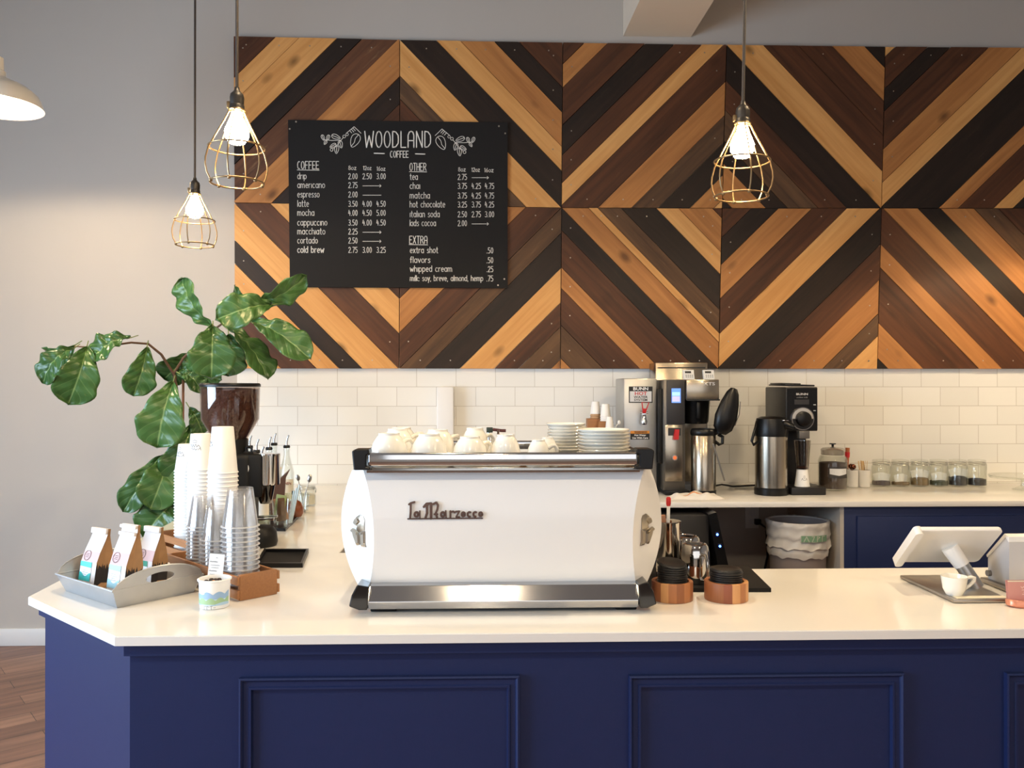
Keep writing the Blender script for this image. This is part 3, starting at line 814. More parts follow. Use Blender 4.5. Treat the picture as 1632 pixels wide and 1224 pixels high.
# core behind the panels, deck, rails
mb = MB()
for sx, ex in ((570, 1036),):
    a, b = mp(sx, 930, .06), mp(ex, 930, .06)
    mb.box(((a.x + b.x) / 2, .285, .17), (.60, .34, .29))
mb.build('chassis', MBLACK, em, smooth=False)
dz = mp(803, 745).z
dk = MB(); dk.box((0, .235, dz - .006), (.630, .47, .012), bev=.002)
dk.build('cup_deck', mat('deck_steel', (170, 168, 164), .2, 1.0), em)
r0, r1 = mp(588, 721), mp(1017, 742)
rl = MB(); rl.box(((r0.x + r1.x) / 2, -.002, (r0.z + r1.z) / 2), (r1.x - r0.x, .013, r0.z - r1.z), bev=.005, seg=3)
rl.build('front_rail', CHROME, em)
for sd in (-1, 1):
    x = (r0.x if sd < 0 else r1.x) + sd * .020
    MB().box((x, .22, r0.z - .012), (.012, .44, .018), bev=.004).build('side_rail', BLACK, em)
MB().box((0, .455, r0.z - .014), (.62, .012, .024), bev=.004).build('rear_rail', CHROME, em)
def capprism(pts, y0, y1, name, m=BLACK):
    q = [mp(x, y) for x, y in pts]
    b = MB(); b.prism([(p.x, p.z) for p in q], y0, y1, 'y')
    o = b.build(name, m, em, smooth=False)
    bv = o.modifiers.new('bevel', 'BEVEL'); bv.width = .003; bv.segments = 2
    return o
for pts in ([(563, 718), (568, 715), (590, 715), (591, 722), (586, 725), (586, 742), (592, 743), (592, 748), (566, 748)],
            [(1043, 718), (1038, 715), (1015, 715), (1013, 722), (1019, 725), (1019, 742), (1013, 743), (1013, 748), (1040, 748)]):
    capprism(pts, -.012, .035, 'corner_cap')
for pts in ([(572, 928), (591, 931), (588, 968), (575, 968), (559, 962), (563, 945)], [(1031, 926), (1016, 931), (1019, 968), (1031, 968), (1046, 962), (1041, 942)]):
    capprism(pts, -.016, .05, 'foot_cap', mat('gloss_black', (14, 14, 15), .15, coat=.4))
s0, s1 = mp(588, 934), mp(1018, 934)
mb = MB(); x0, x1 = s0.x, s1.x
pr = [(.030, mp(0, 931).z), (.012, mp(0, 934).z), (-.006, mp(0, 957).z), (-.002, mp(0, 969).z), (.05, mp(0, 969).z), (.05, mp(0, 931).z)]
mb.prism(pr, x0, x1, 'x')
o = mb.build('drip_rail', mat('polished_strip', (196, 196, 198), .09, 1.0), em, smooth=False)
bv = o.modifiers.new('bevel', 'BEVEL'); bv.width = .0012; bv.segments = 2
for px, w_ in ((611, .060), (1000, .05)):
    for y in (.035, .42):
        p = mp(px, 972); MB().box((p.x, y, .011), (w_, .05, .022), bev=.003).build('foot', RUBBER, em)
# maker's badge in raised script
zx = lambda x: 640 + x / 10.88
zy = lambda y: 780 + y / 10.88
def Pm(x, y, h):
    py = zy(y); t = (py - T0) / (T1 - T0)
    return mp(zx(x), py, edge(-1, t)[1]) + V((0, -.0005 - h, 0))
lg = MB()
def rr(cx, cy, r_, a0=0, a1=360): return [(cx + r_ * cos(R(a0 + (a1 - a0) * i / 10)), cy + r_ * 1.25 * sin(R(a0 + (a1 - a0) * i / 10))) for i in range(11)]
for l, w_ in (([(140, 248), (172, 225), (235, 208)], 34), ([(172, 230), (168, 380), (160, 480)], 34), ([(120, 498), (1405, 492)], 20),
              (rr(268, 422, 32), 36), ([(326, 362), (330, 485)], 22), ([(395, 292), (440, 240), (520, 232)], 40), ([(450, 250), (450, 400), (425, 480)], 42),
              ([(522, 240), (520, 490)], 46), ([(560, 245), (608, 218), (640, 262), (628, 340), (602, 400), (625, 488)], 38), ([(575, 420), (630, 420)], 30),
              (rr(722, 424, 32), 36), ([(772, 360), (780, 485)], 24), ([(852, 368), (852, 485)], 34), ([(866, 384), (900, 372), (930, 392)], 32),
              ([(945, 376), (1008, 370), (952, 468), (1010, 472)], 28), (rr(1076, 424, 27), 36), (rr(1182, 424, 32, 300, 75), 34), (rr(1282, 424, 32, 300, 75), 34), (rr(1376, 424, 26), 36)):
    ribbons(lg, [l], w_, Pm, 0, .004)
lg.build('badge', mat('copper_badge', (92, 72, 64), .25, 1.0), em, smooth=False)

# ------------------------------------------------------------------ cups and saucers on the machine
def inv_cup(r, h, cup_label, loc, rz, tilt=0):
    t = thing('coffee_cup', cup_label, 'cup', loc, rz, 'white cups warming on the espresso machine')
    out = [(r, 0), (r * 1.01, h * .12), (r * .98, h * .38), (r * .84, h * .68), (r * .64, h * .88), (r * .56, h * .93), (r * .56, h), (r * .48, h), (r * .46, h * .95), (0, h * .95)]
    inn = [(0, h * .91), (r * .5, h * .89), (r * .78, h * .67), (r * .92, h * .38), (r * .95, h * .12), (r * .94, 0)]
    MB().lathe([(0, h * .95)] + out[::-1][1:] + inn[::-1] if False else out[::-1] + inn[::-1], 40).build('bowl', WHITE, t)
    pts = [V((r * .97, 0, h * .30)), V((r * 1.25, 0, h * .30)), V((r * 1.55, 0, h * .45)), V((r * 1.6, 0, h * .62)), V((r * 1.4, 0, h * .76)), V((r * 1.1, 0, h * .74)), V((r * .84, 0, h * .66))]
    MB().tube(pts, [.006, .0055, .005, .005, .005, .0055, .006], 10).build('handle', WHITE, t)
    t.rotation_euler = (R(tilt), 0, rz)
    return t
ZD = ZT + dz + .0005
for px, D, r, h, rz, lab in (
    (620, 2.02, .0455, .074, .75, 'upturned white cup at the left end of the front row on the machine'),
    (684, 2.02, .0455, .072, 1.35, 'upturned white cup second from the left in the front row on the machine'),
    (749, 2.02, .043, .066, .75, 'upturned white cup third from the left in the front row on the machine'),
    (806, 2.03, .037, .070, 1.9, 'narrower upturned white cup right of the three wide cups on the machine'),
    (858, 2.02, .0285, .058, .1, 'smallest upturned white cup, next to the saucer stacks'),
    (634, 2.155, .045, .078, .7, 'upturned white cup behind the leftmost front cup on the machine'),
    (698, 2.155, .045, .076, .7, 'upturned white cup behind the second front cup on the machine'),
    (757, 2.155, .038, .080, .7, 'upturned white cup behind the third front cup on the machine'),
    (640, 2.285, .045, .075, .6, 'upturned white cup in the back row of the machine, far left'),
    (873, 2.16, .026, .056, 2.2, 'small upturned white cup behind the smallest front cup')):
    inv_cup(r, h, lab, D2W(px, D, ZD), rz)
def saucer(r, n, px, D, lab, top):
    mb = MB().lathe([(0, .004), (r * .5, .004), (r * .6, .005), (r * .93, .0125), (r * .985, .0145), (r, .0135), (r * .97, .0105), (r * .62, .001), (r * .55, 0), (0, 0)], 48)
    p = D2W(px, D, ZD); o0 = None
    for i in range(n):
        q = p + V((random.uniform(-.002, .002), random.uniform(-.002, .002), i * .0082))
        if o0 is None: o = o0 = mb.build('saucer', WHITE, loc=q)
        else: o = o0.copy(); COL.objects.link(o); o.location = q
        tag(o, top if i == n - 1 else lab, 'saucer', 'saucers stacked on the espresso machine')
saucer(.0655, 9, 962, 2.1, 'wide white saucer within the right-hand stack on the machine', 'wide white saucer on top of the right-hand stack on the machine')
saucer(.052, 10, 903, 2.235, 'white saucer within the narrower left-hand stack on the machine', 'white saucer on top of the narrower left-hand stack on the machine')

# ================================================================== left end of the front counter
ZS = ZT + .0003
# galvanised tray with pierced handles
Fp, Rp, Lp = PZ(193, 971, ZT), PZ(304, 943, ZT), PZ(109, 943, ZT)
ex = (Lp - Fp); lx = ex.length * .98; ly = (Rp - Fp).length
tc = (Lp + Rp) / 2; tc.z = ZS
tr = thing('metal_tray', 'galvanised metal tray with oval handle holes holding the coffee bags', 'tray', tc, math.atan2(ex.y, ex.x))
fl, th, hp = .018, .044, .086
mb = MB(); mb.box((0, 0, .001), (lx, ly, .002))
for sy in (-1, 1):
    y0, y1 = sy * ly / 2, sy * (ly / 2 + fl); xa, xb = lx / 2, lx / 2 + fl * .9
    mb.add([(-xa, y0, 0), (xa, y0, 0), (xb, y1, th), (-xb, y1, th), (-xa, y0 - sy * .002, .002), (xa, y0 - sy * .002, .002), (xb, y1 - sy * .002, th), (-xb, y1 - sy * .002, th)],
           [[0, 1, 2, 3], [4, 5, 6, 7], [3, 2, 6, 7], [0, 4, 7, 3], [1, 5, 6, 2]])
    mb.tube([(-xb, y1, th), (xb, y1, th)], .0025, 8)
mb.build('pan', GALV, tr, smooth=False)
for sx in (-1, 1):
    mb = MB(); N_ = 56
    w0, w1 = ly / 2, ly / 2 + fl
    def outline(a):
        d = (cos(a), sin(a)); best = 1e9
        seg = [(-w0, 0), (w0, 0), (w1, th)] + [(w1 * .98 * cos(pi * i / 16) if True else 0, th + (hp - th) * sin(pi * i / 16) ** 1.1) for i in range(1, 16)] + [(-w1, th)]
        c0 = (0, .058)
        for i, p in enumerate(seg):
            q = seg[(i + 1) % len(seg)]; e = (q[0] - p[0], q[1] - p[1])
            den = d[0] * e[1] - d[1] * e[0]
            if abs(den) < 1e-12: continue
            t_ = ((p[0] - c0[0]) * e[1] - (p[1] - c0[1]) * e[0]) / den; s_ = ((p[0] - c0[0]) * d[1] - (p[1] - c0[1]) * d[0]) / den
            if t_ > 1e-6 and -1e-6 <= s_ <= 1 + 1e-6: best = min(best, t_)
        return (c0[0] + d[0] * best, c0[1] + d[1] * best)
    def m3(p, o_=0): return (sx * (lx / 2 + fl * .9 * min(p[1], hp) / th * .75 - o_), p[0], p[1])
    O_ = [outline(2 * pi * i / N_) for i in range(N_)]; H_ = [(.036 * cos(2 * pi * i / N_), .058 + .0125 * sin(2 * pi * i / N_)) for i in range(N_)]
    vs = [m3(p) for p in O_] + [m3(p) for p in H_] + [m3(p, .002) for p in O_] + [m3(p, .002) for p in H_]
    fs = []
    for i in range(N_):
        j = (i + 1) % N_
        fs += [[i, j, N_ + j, N_ + i], [2 * N_ + i, 2 * N_ + j, 3 * N_ + j, 3 * N_ + i], [N_ + i, N_ + j, 3 * N_ + j, 3 * N_ + i], [i, j, 2 * N_ + j, 2 * N_ + i]]
    mb.add(vs, fs); mb.tube([m3(p, .001) for p in O_ if p[1] > th * .98][:40], .0022, 6)
    mb.build('handle_end', GALV, tr, smooth=False)

# coffee bags
BAGW = mat('bag_white_print', (226, 216, 208), .55); BAGP = mat('bag_pink_band', (214, 178, 174), .6)
def bag(px, D, h, rz, lab, labm, lab2, lean=0, fold=False):
    w, d = .066, .044
    t = thing('coffee_bag', lab, 'coffee bag', D2W(px, D, ZS + .0075), R(rz), 'coffee bags in the metal tray')
    t.rotation_euler = (R(lean), 0, R(rz))
    rows = [(0, w, d), (h * .10, w, d * 1.04), (h * .42, w * 1.0, d * 1.06), (h * .60, w * .99, d * .78), (h * .80, w * .98, d * .34), (h * .90, w * .97, d * .16), (h, w * .96, d * .16)]
    mb = MB(); vs = []
    for z, ww, d_ in rows:
        g = .006 if 0 < z < h * .95 else .002
        vs += [(-ww / 2, -d_ / 2, z), (ww / 2, -d_ / 2, z), (ww / 2 - g, 0, z), (ww / 2, d_ / 2, z), (-ww / 2, d_ / 2, z), (-ww / 2 + g, 0, z)]
    n = len(rows)
    for i in range(n - 1):
        for k in range(6):
            l = (k + 1) % 6; mi = 1 if k in (0,) else (0 if k != 3 else 0)
            if k == 0 and i == 2: mi = 2
            mb.add([vs[i * 6 + k], vs[i * 6 + l], vs[(i + 1) * 6 + l], vs[(i + 1) * 6 + k]], [[0, 1, 2, 3]], mi)
    mb.add(vs[-6:], [[0, 1, 2, 3, 4, 5]], 1); mb.add(vs[:6], [[0, 1, 2, 3, 4, 5]], 0)
    mb.build('bag_body', [KRAFT, BAGW, BAGP], t, smooth=False, ang=20)
    # dark tree line printed on both gussets
    for sx in (-1, 1):
        tb = MB()
        for k in (0, 1):
            y0, y1 = (-d * .53, 0) if k == 0 else (0, d * .53)
            x0, x1 = (w / 2, w / 2 - .006) if k == 0 else (w / 2 - .006, w / 2)
            pts = []
            M_ = 8
            for i in range(M_ + 1):
                f = i / M_
                pts.append((lerp(x0, x1, f), lerp(y0, y1, f), h * (.34 + (.05 if i % 2 else 0) + .03 * sin(i * 2.1 + k))))
            vs2 = [(sx * (p[0] + .0006), p[1], p[2]) for p in pts] + [(sx * (lerp(x0, x1, i / M_) + .0006), lerp(y0, y1, i / M_), .003) for i in range(M_ + 1)]
            tb.add(vs2, [[i, i + 1, M_ + 2 + i, M_ + 1 + i] for i in range(M_)])
        tb.build('tree_print', mat('bag_black_print', (44, 38, 36), .6), t, smooth=False)
    yf = lambda z: -d * .53 - .0008 - (0 if z < h * .42 else -.0)
    lbm = MB()
    z0, z1 = h * .10, h * .42
    xs0, xs1 = -w / 2 + .001, w / 2 - .018
    lbm.add([(xs0, yf(0), z0), (xs1, yf(0), z0), (xs1, yf(0), z1), (xs0, yf(0), z1)], [[0, 1, 2, 3]], 0)
    yl = yf(0) - .0004
    lbm.add([(xs0, yl, z1 - .012), (xs1, yl, z1 - .014), (xs1, yl, z1), (xs0, yl, z1)], [[0, 1, 2, 3]], 1)
    wv = [(lerp(xs0, xs1, i / 8), yl, z0 + .016 + .005 * sin(i * .9 + 1)) for i in range(9)]
    lbm.add(wv + [(p[0], yl, z0) for p in wv], [[i, i + 1, 10 + i, 9 + i] for i in range(8)], 2)
    for k in range(4):
        xa = xs0 + .012; lbm.add([(xa, yl, z1 - .022 - k * .005), (xa + .018 + .006 * (k % 2), yl, z1 - .022 - k * .005), (xa + .018 + .006 * (k % 2), yl, z1 - .0212 - k * .005), (xa, yl, z1 - .0212 - k * .005)], [[0, 1, 2, 3]], 3)
    lbm.build('label', [CARD, labm, lab2, INK], t, smooth=False, fix=False)
    em_ = MB(); em_.ring((0, 0, 0), .0125, .0006, axis='y', n=28, seg=5)
    for k in range(3): em_.tube([(-.006, 0, .004 - k * .004), (.006, 0, .004 - k * .004)], .0005, 4)
    e = em_.build('round_emblem', mat('bag_emblem', (90, 74, 72), .6), t, loc=(-w * .20, -d * .475, h * .525))
    e.rotation_euler = (R(-14), 0, 0)
    if fold:
        for k in range(2):
            MB().box((0, -d * .09 - .004 - k * .001, h * (.965 - .10 * k)), (w * .97, .006, h * .05), bev=.002).build('rolled_fold', BAGW, t)
    else:
        MB().box((0, -d * .09 - .003, h * .95), (w * .98, .006, h * .10), bev=.002).build('rolled_fold', BAGW, t)
    return t
TEAL = mat('teal_print', (52, 190, 184), .5); SKY = mat('pale_blue_print', (168, 214, 226), .5); GRN = mat('green_print', (60, 150, 120), .5)
bag(150, 2.15, .148, -33, 'left coffee bag with bright teal label in the metal tray', TEAL, TEAL, lean=-9)
bag(196, 2.06, .172, -33, 'front middle coffee bag with pale blue label and tall folded top', SKY, SKY, lean=-8, fold=True)
bag(240, 2.175, .148, -33, 'rear right coffee bag with small green label in the metal tray', GRN, CARD, lean=-5)

# cedar crates
def crate(c, rz, L_, w_, h_, lab):
    t = thing('wooden_crate', lab, 'crate', (c[0], c[1], ZS), rz, 'small wooden cup crates')
    for sx in (-1, 1):
        MB().box((sx * (L_ / 2 - .006), 0, h_ / 2), (.012, w_ - .014, h_), bev=.002).build('end_panel', CRATE, t)
    for sy in (-1, 1):
        for z in (.015, h_ - .014):
            MB().box((0, sy * (w_ / 2 - .0035), z), (L_ * 1.0, .007, .021), bev=.0015).build('side_slat', CRATE, t)
    for k in (-1, 0, 1):
        MB().box((0, k * w_ * .29, .0065), (L_ - .026, w_ * .22, .006), bev=.001).build('bottom_slat', CRATE, t)
P1 = PZ(380, 959, ZT); dv = V((-.69, .723, 0)); pv = V((.723, .69, 0)); CRZ = math.atan2(dv.y, dv.x)
c1 = P1 + dv * .20 + pv * .054
crate(c1, CRZ, .40, .114, .062, 'front wooden crate holding the clear plastic cups')
ctr = P1 + pv * .054
crate(ctr + dv * .57 + pv * .120, CRZ, .40, .112, .062, 'rear wooden crate holding the white paper cups')

# nested cup stacks
def cupmesh(R_, r_, h, wall, lip):
    """upside-down cup: rim at z=0, closed end at the top"""
    return [(0, h), (r_ - .001, h), (r_, h - .0015), (lerp(R_, r_, .1), h * .1), (R_ - .0001, .004), (R_ + lip, .003), (R_ + lip, .0008), (R_, 0), (R_ - wall, .0008),
            (lerp(R_, r_, .1) - wall, h * .1), (r_ - wall, h - .006), (r_ - wall - .001, h - .0068), (0, h - .0068)]
def cupstack(px, D, n, R_, r_, h, step, m, name, cat, lab, top, grp, z0, wall, ribs=False, logo=False, seg=36):
    pr = cupmesh(R_, r_, h, wall, .0022 if m is PAPER else .0032)
    o0 = None
    for i in range(n):
        q = D2W(px, D, z0 + i * step) if not isinstance(px, V) else px + V((0, 0, z0 + i * step))
        if o0 is None:
            o = o0 = MB().lathe(pr, seg).build(name, [m] if m is PAPER else [m, RIM], loc=q)
            if m is not PAPER:
                for f in o.data.polygons:
                    if max(o.data.vertices[v].co.z for v in f.vertices) < .0045: f.material_index = 1
        else: o = o0.copy(); COL.objects.link(o); o.location = q
        tag(o, top if i == n - 1 else lab, cat, grp)
    if logo:
        lm = MB(); rz_ = logo
        def Pc(x, y, hh=0):
            z = h * .62 + y; rr_ = lerp(R_, r_, z / h) + .0005; a = rz_ + x / rr_
            return (rr_ * cos(a), rr_ * sin(a), z)
        ls = [[(-.016, .004), (-.012, .012), (-.008, .002), (-.004, .011), (0, .002), (.004, .012), (.008, .003), (.012, .009), (.017, .004)],
              [(-.012, -.004), (-.008, .0), (-.004, -.006), (0, -.001), (.005, -.006), (.01, -.002)], [(-.008, .020), (0, .024), (.008, .020)], [(-.006, .0165), (.007, .0165)], [(.012, -.006), (.018, .002), (.02, -.006)]]
        ribbons(lm, ls, .0014, Pc); lm.build('printed_logo', INK, o, smooth=False, fix=False)
ZB = ZS + .0105
gP, gC = 'paper cups nested upside down', 'clear plastic cups nested upside down'
S1, S2, S3 = (ctr + dv * t_ + pv * .120 for t_ in (.432, .575, .668))
S1.z = S2.z = S3.z = 0
cupstack(S1, 0, 21, .0420, .0305, .135, .0128, PAPER, 'paper_cup', 'paper cup', 'white paper cup nested inside the tallest, right-hand paper cup stack', 'top white paper cup of the tallest, right-hand paper cup stack', gP, ZB, .0005, logo=R(205))
cupstack(S2, 0, 23, .0385, .0290, .110, .0116, PAPER, 'paper_cup', 'paper cup', 'white paper cup nested inside the middle paper cup stack', 'top white paper cup with grey print on the middle stack', gP, ZB, .0005, logo=R(255))
cupstack(S3, 0, 27, .0370, .0260, .085, .0094, PAPER, 'paper_cup', 'paper cup', 'white paper cup nested inside the shortest, left-hand paper cup stack', 'top white paper cup of the shortest, left-hand paper cup stack', gP, ZB, .0005, logo=R(235))
K1, K2, K3 = (ctr + dv * t_ for t_ in (.095, .215, .305))
K1.z = K2.z = K3.z = 0
cupstack(K1, 0, 14, .0445, .0315, .098, .0118, PLASTIC, 'plastic_cup', 'plastic cup', 'clear plastic cup nested inside the widest, right-hand clear stack', 'top clear plastic cup of the widest, right-hand clear stack', gC, ZB, .0005, seg=28)
cupstack(K2, 0, 11, .0430, .0290, .088, .0105, PLASTIC, 'plastic_cup', 'plastic cup', 'clear plastic cup nested inside the middle clear stack behind the card', 'top clear plastic cup of the middle clear stack behind the card', gC, ZB, .0005, seg=28)
cupstack(K3, 0, 15, .0400, .0270, .087, .0092, PLASTIC, 'plastic_cup', 'plastic cup', 'clear plastic cup nested inside the left-hand clear stack', 'top clear plastic cup of the left-hand clear stack', gC, ZB, .0005, seg=28)

# paper bowl of chocolate beans with the handwritten card
pc = D2W(342.5, 1.985, ZS)
bw = thing('paper_tub', 'small paper tub printed with blue hills and green trees, holding dark berries', 'tub', pc)
pr = [(0, .001), (.031, .001), (.032, 0), (.0335, .001), (.0355, .062), (.0385, .063), (.0388, .066), (.0365, .0675), (.0345, .065), (.0322, .004), (0, .004)]
MB().lathe(pr, 48).build('tub_wall', PAPER, bw)
dec = MB()
def band(f0, f1, mi, off):
    n_ = 40; vs = []
    for i in range(n_ + 1):
        a = R(190) + R(160) * i / n_
        for z in (f0(i / n_), f1(i / n_)):
            r_ = lerp(.0335, .0355, z / .062) + off; vs.append((r_ * cos(a), r_ * sin(a), z))
    dec.add(vs, [[2 * i, 2 * i + 2, 2 * i + 3, 2 * i + 1] for i in range(n_)], mi)
band(lambda u: .010, lambda u: .028 + .004 * sin(u * 9), 0, .0003)
band(lambda u: .024, lambda u: .034 + .007 * abs(sin(u * 11)) * (1 if u > .35 else .3), 1, .0005)
band(lambda u: .012, lambda u: .020 + .007 * abs(sin(u * 14 + .6)), 2, .0007)
band(lambda u: .009, lambda u: .012 + .004 * sin(u * 7 + 2), 3, .0009)
dec.build('landscape_print', [mat('tub_pale_blue', (198, 222, 236), .6), mat('tub_hill_blue', (150, 182, 216), .6), mat('tub_green', (164, 196, 150), .6), mat('tub_water', (176, 208, 228), .6)], bw, smooth=False, fix=False)
ls = glyph_lines('mm', -.012, .049, .010, .022) if 'm' in G else []
tl_ = MB(); ribbons(tl_, [[(x, y - .049 + .050) for x, y in l] for l in [[(-.013, 0), (-.013, .008), (-.008, .008)], [(-.006, .0), (-.006, .008), (-.001, .006)], [(.001, .008), (.006, .008), (.0035, .008), (.0035, 0)], [(.009, .004), (.013, .004)]]], .0009, lambda x, y, h=0: (.0362 * sin(x / .0355), -.0362 * cos(x / .0355), y))
tl_.build('printed_logo', INK, bw, smooth=False, fix=False)
BERRY = mat('dark_chocolate_bean', (38, 24, 24), .3); BISC = mat('tan_cookie', (196, 146, 100), .7)
for i in range(22):
    a, r_ = random.uniform(0, 2 * pi), .026 * math.sqrt(random.random())
    tan_ = i in (3, 9)
    o = MB().sphere((0, 0, 0), .0062 if not tan_ else .008, seg=12, sc=(1, .85, .8)).build('chocolate_bean' if not tan_ else 'cookie_crumb', BISC if tan_ else BERRY, loc=pc + V((r_ * cos(a) if not tan_ else -.012 + .012 * (i == 9), r_ * sin(a) if not tan_ else -.008, .052 + random.uniform(0, .007))))
    tag(o, 'tan cookie piece among dark beans in the paper tub' if tan_ else 'dark round bean heaped in the paper tub', 'snack', 'sweets in the paper tub')
fl_ = MB().lathe([(0, 0), (.0325, 0), (.0335, .045), (0, .047)], 24).build('sweet_filling', BERRY, bw, loc=(0, 0, .0045))
cdx = MB(); CW, CH_ = .037, .108
cdx.box((0, 0, CH_ / 2), (CW, .0008, CH_))
card = thing('price_card', 'white handwritten card standing behind the paper tub in front of the clear cups', 'card', D2W(339.5, 2.045, ZS + .002), R(-6))
card.rotation_euler = (R(-5), R(4), R(-4))
cdx.build('card', CARD, card, smooth=False)
wl = MB()
for k, (z, x0, n_, sz) in enumerate(((.098, -.002, 1, .004), (.088, -.016, 3, .005), (.080, -.013, 5, .0035), (.074, -.011, 4, .0035), (.066, -.016, 3, .005), (.058, -.013, 4, .0035), (.051, -.012, 6, .0035), (.043, -.016, 4, .005), (.035, -.013, 4, .0035), (.028, -.013, 5, .0035), (.018, -.016, 3, .006))):
    pts = []
    for i in range(n_ * 3 + 1): pts.append((x0 + i * sz * .42, z + (sz * .5 if i % 2 else 0) * (1 if i % 3 else .6)))
    ribbons(wl, [pts], .0007 if sz < .005 else .0012, lambda x, y, h=0: (x, -.0007, y))
wl.build('handwriting', mat('pen_grey', (96, 96, 104), .7), card, smooth=False, fix=False)

# ------------------------------------------------------------------ espresso grinder behind the cups
gd = 2.80
g0 = D2W(384, gd, ZS)
gr = thing('coffee_grinder', 'black espresso grinder with a big bean hopper behind the paper cups', 'grinder', g0)
kg = gd / F
gx = lambda px: (px - 384) * kg
gz = lambda py: zat(py, gd) - ZS
MB().box((0.01, 0, .018), (.18, .17, .036), bev=.012, seg=3).build('base', MBLACK, gr)
MB().lathe([(0, 0), (.062, 0), (.066, .012), (.062, .045), (.05, .060), (0, .066)], 36).build('tamping_foot', MBLACK, gr, loc=(gx(417), -.055, .001))
MB().box((-.01, 0, .165), (.115, .125, .27), bev=.02, seg=3).build('body', MBLACK, gr)
cl = MB(); cl.cyl((0, 0, 0), .048, .06, seg=28); cl.build('grinding_collar', MBLACK, gr, loc=(gx(372), 0, .285))
hz0, hz1, hz2 = gz(712), gz(668), gz(617)
hc = MB().lathe([(.040, hz0 - .0), (.093, hz1), (.0955, hz2), (.0935, hz2), (.091, hz1), (.038, hz0)], 48).build('hopper', clear('hopper_plastic', (238, 230, 226), .10, .98, .05), gr, loc=(gx(367), 0, 0))
beans = MB().lathe([(0, hz0 + .003), (.036, hz0 + .004), (.089, hz1 + .001), (.0905, hz2 - .006), (.05, hz2 - .003), (0, hz2 - .002)], 64)
BEANM = mat('roast_coffee_beans', (92, 60, 46), .45, noise=.6, nscale=95, bump=.9)
beans.build('coffee_beans', BEANM, hc)
MB().lathe([(0, hz2 + .014), (.094, hz2 + .013), (.098, hz2 + .008), (.098, hz2 + .001), (0, hz2 + .001)], 48).build('hopper_lid', BLACK, hc)
MB().lathe([(0, gz(771)), (.0325, gz(771)), (.034, gz(768)), (.034, gz(727)), (.035, gz(725)), (.035, gz(722)), (0, gz(721))], 40).build('doser', CHROME, gr, loc=(gx(432), -.02, 0))
MB().box((gx(407), -.02, (gz(722) + gz(790)) / 2), (.07, .07, gz(722) - gz(790)), bev=.01).build('doser_mount', MBLACK, gr)
kn = MB(); kn.ring((0, 0, 0), .010, .004, axis='y'); kn.tube([(-.016, 0, -.01), (.016, 0, -.012)], .006); kn.build('lever_knob', BLACK, gr, loc=(gx(399), -.02, gz(716)))
lgm = MB(); lgm.cyl((0, 0, 0), .022, .001, axis='y', seg=32)
lgm.cyl((-.007, -.0006, 0), .016, .001, 1, axis='y', seg=32)
lgm.build('round_logo', [CARD, MBLACK], gr, loc=(gx(394), -.0565, gz(744)))
fk = MB()
for yy in (-.024, .024): fk.tube([(0.03, yy, gz(826)), (.115, yy, gz(824))], .004, 8)
fk.build('portafilter_fork', CHROME, gr)
ch = MB(); ch.lathe([(.030, 0), (.022, -.05), (.018, -.06), (.016, -.06), (.02, -.05), (.028, 0)], 24); ch.build('chute', clear('smoked_plastic', (120, 112, 104), .2, .8), gr, loc=(gx(426), -.02, gz(772)))

# shallow framed bar mat
q = [PZ(407, 905, ZT), PZ(482.5, 905, ZT), PZ(492, 881, ZT), PZ(421, 881, ZT)]
cq = sum(q, V()) / 4
bm_ = thing('bar_tray', 'shallow black framed bar tray lying right of the grinder foot', 'tray', (cq.x, cq.y, ZS))
def scaled(f): return [((p.x - cq.x) * f, (p.y - cq.y) * f) for p in q]
MB().prism(scaled(.97), .0005, .004).build('tray_floor', RUBBER, bm_, smooth=False)
o_, i_ = scaled(1.0), scaled(.9)
mb = MB(); vs = [(*p, 0) for p in o_] + [(*p, .013) for p in o_] + [(*p, .013) for p in i_] + [(*p, .001) for p in i_]
mb.add(vs, [[a * 4 + k, a * 4 + (k + 1) % 4, (a + 1) * 4 + (k + 1) % 4, (a + 1) * 4 + k] for a in range(3) for k in range(4)])
mb.build('tray_rim', BLACK, bm_, smooth=False)

# condiment tray with its things
q = [PZ(412, 846, ZT), PZ(455, 847, ZT), PZ(488, 813, ZT), PZ(446, 812, ZT)]
cq = sum(q, V()) / 4
mb = MB().prism([(p.x - cq.x, p.y - cq.y) for p in q], 0, .010)
o = mb.build('serving_tray', BLACK, loc=(cq.x, cq.y, ZS), smooth=False)
tag(o, 'flat black tray under the glasses and amber bottle on the left counter', 'tray')
ZQ = ZS + .0105
def tumbler(loc, r, h, lab, items):
    t = thing('glass_tumbler', lab, 'glass', loc)
    MB().lathe([(0, 0), (r * .8, 0), (r, h), (r - .002, h), (r * .8 - .002, .006), (0, .006)], 32).build('glass', GLASS, t)
    return t
g1 = D2W(449, 3.07, ZQ); tumbler(g1, .036, .095, 'clear tumbler of tea sachets nearest on the black tray', None)
for i, (dx, dy, a, b, m_) in enumerate(((-.012, 0, 8, 10, mat('sachet_green', (150, 160, 104), .6)), (.010, .004, -8, -14, mat('sachet_brown', (150, 100, 66), .6)), (0, -.012, 5, 2, mat('sachet_dark', (92, 66, 50), .6)))):
    o = MB().box((0, 0, .05), (.038, .003, .085), bev=.001).build('sachet', m_, loc=g1 + V((dx, dy, .012 + .012 * (i == 0)))); o.rotation_euler = (R(a), R(b), R(20 * i))
    tag(o, ('green', 'tan', 'dark brown')[i] + ' paper sachet standing in the nearest tumbler on the tray', 'sachet')
g2 = D2W(470, 3.30, ZQ)
ab = thing('syrup_bottle', 'small round amber bottle with dark cap on the black tray', 'bottle', g2)
MB().lathe([(0, 0), (.028, 0), (.034, .012), (.034, .035), (.024, .056), (.011, .064), (.010, .085), (0, .085)], 32).build('bottle_glass', mat('amber_glass', (116, 62, 34), .08, coat=.5), ab)
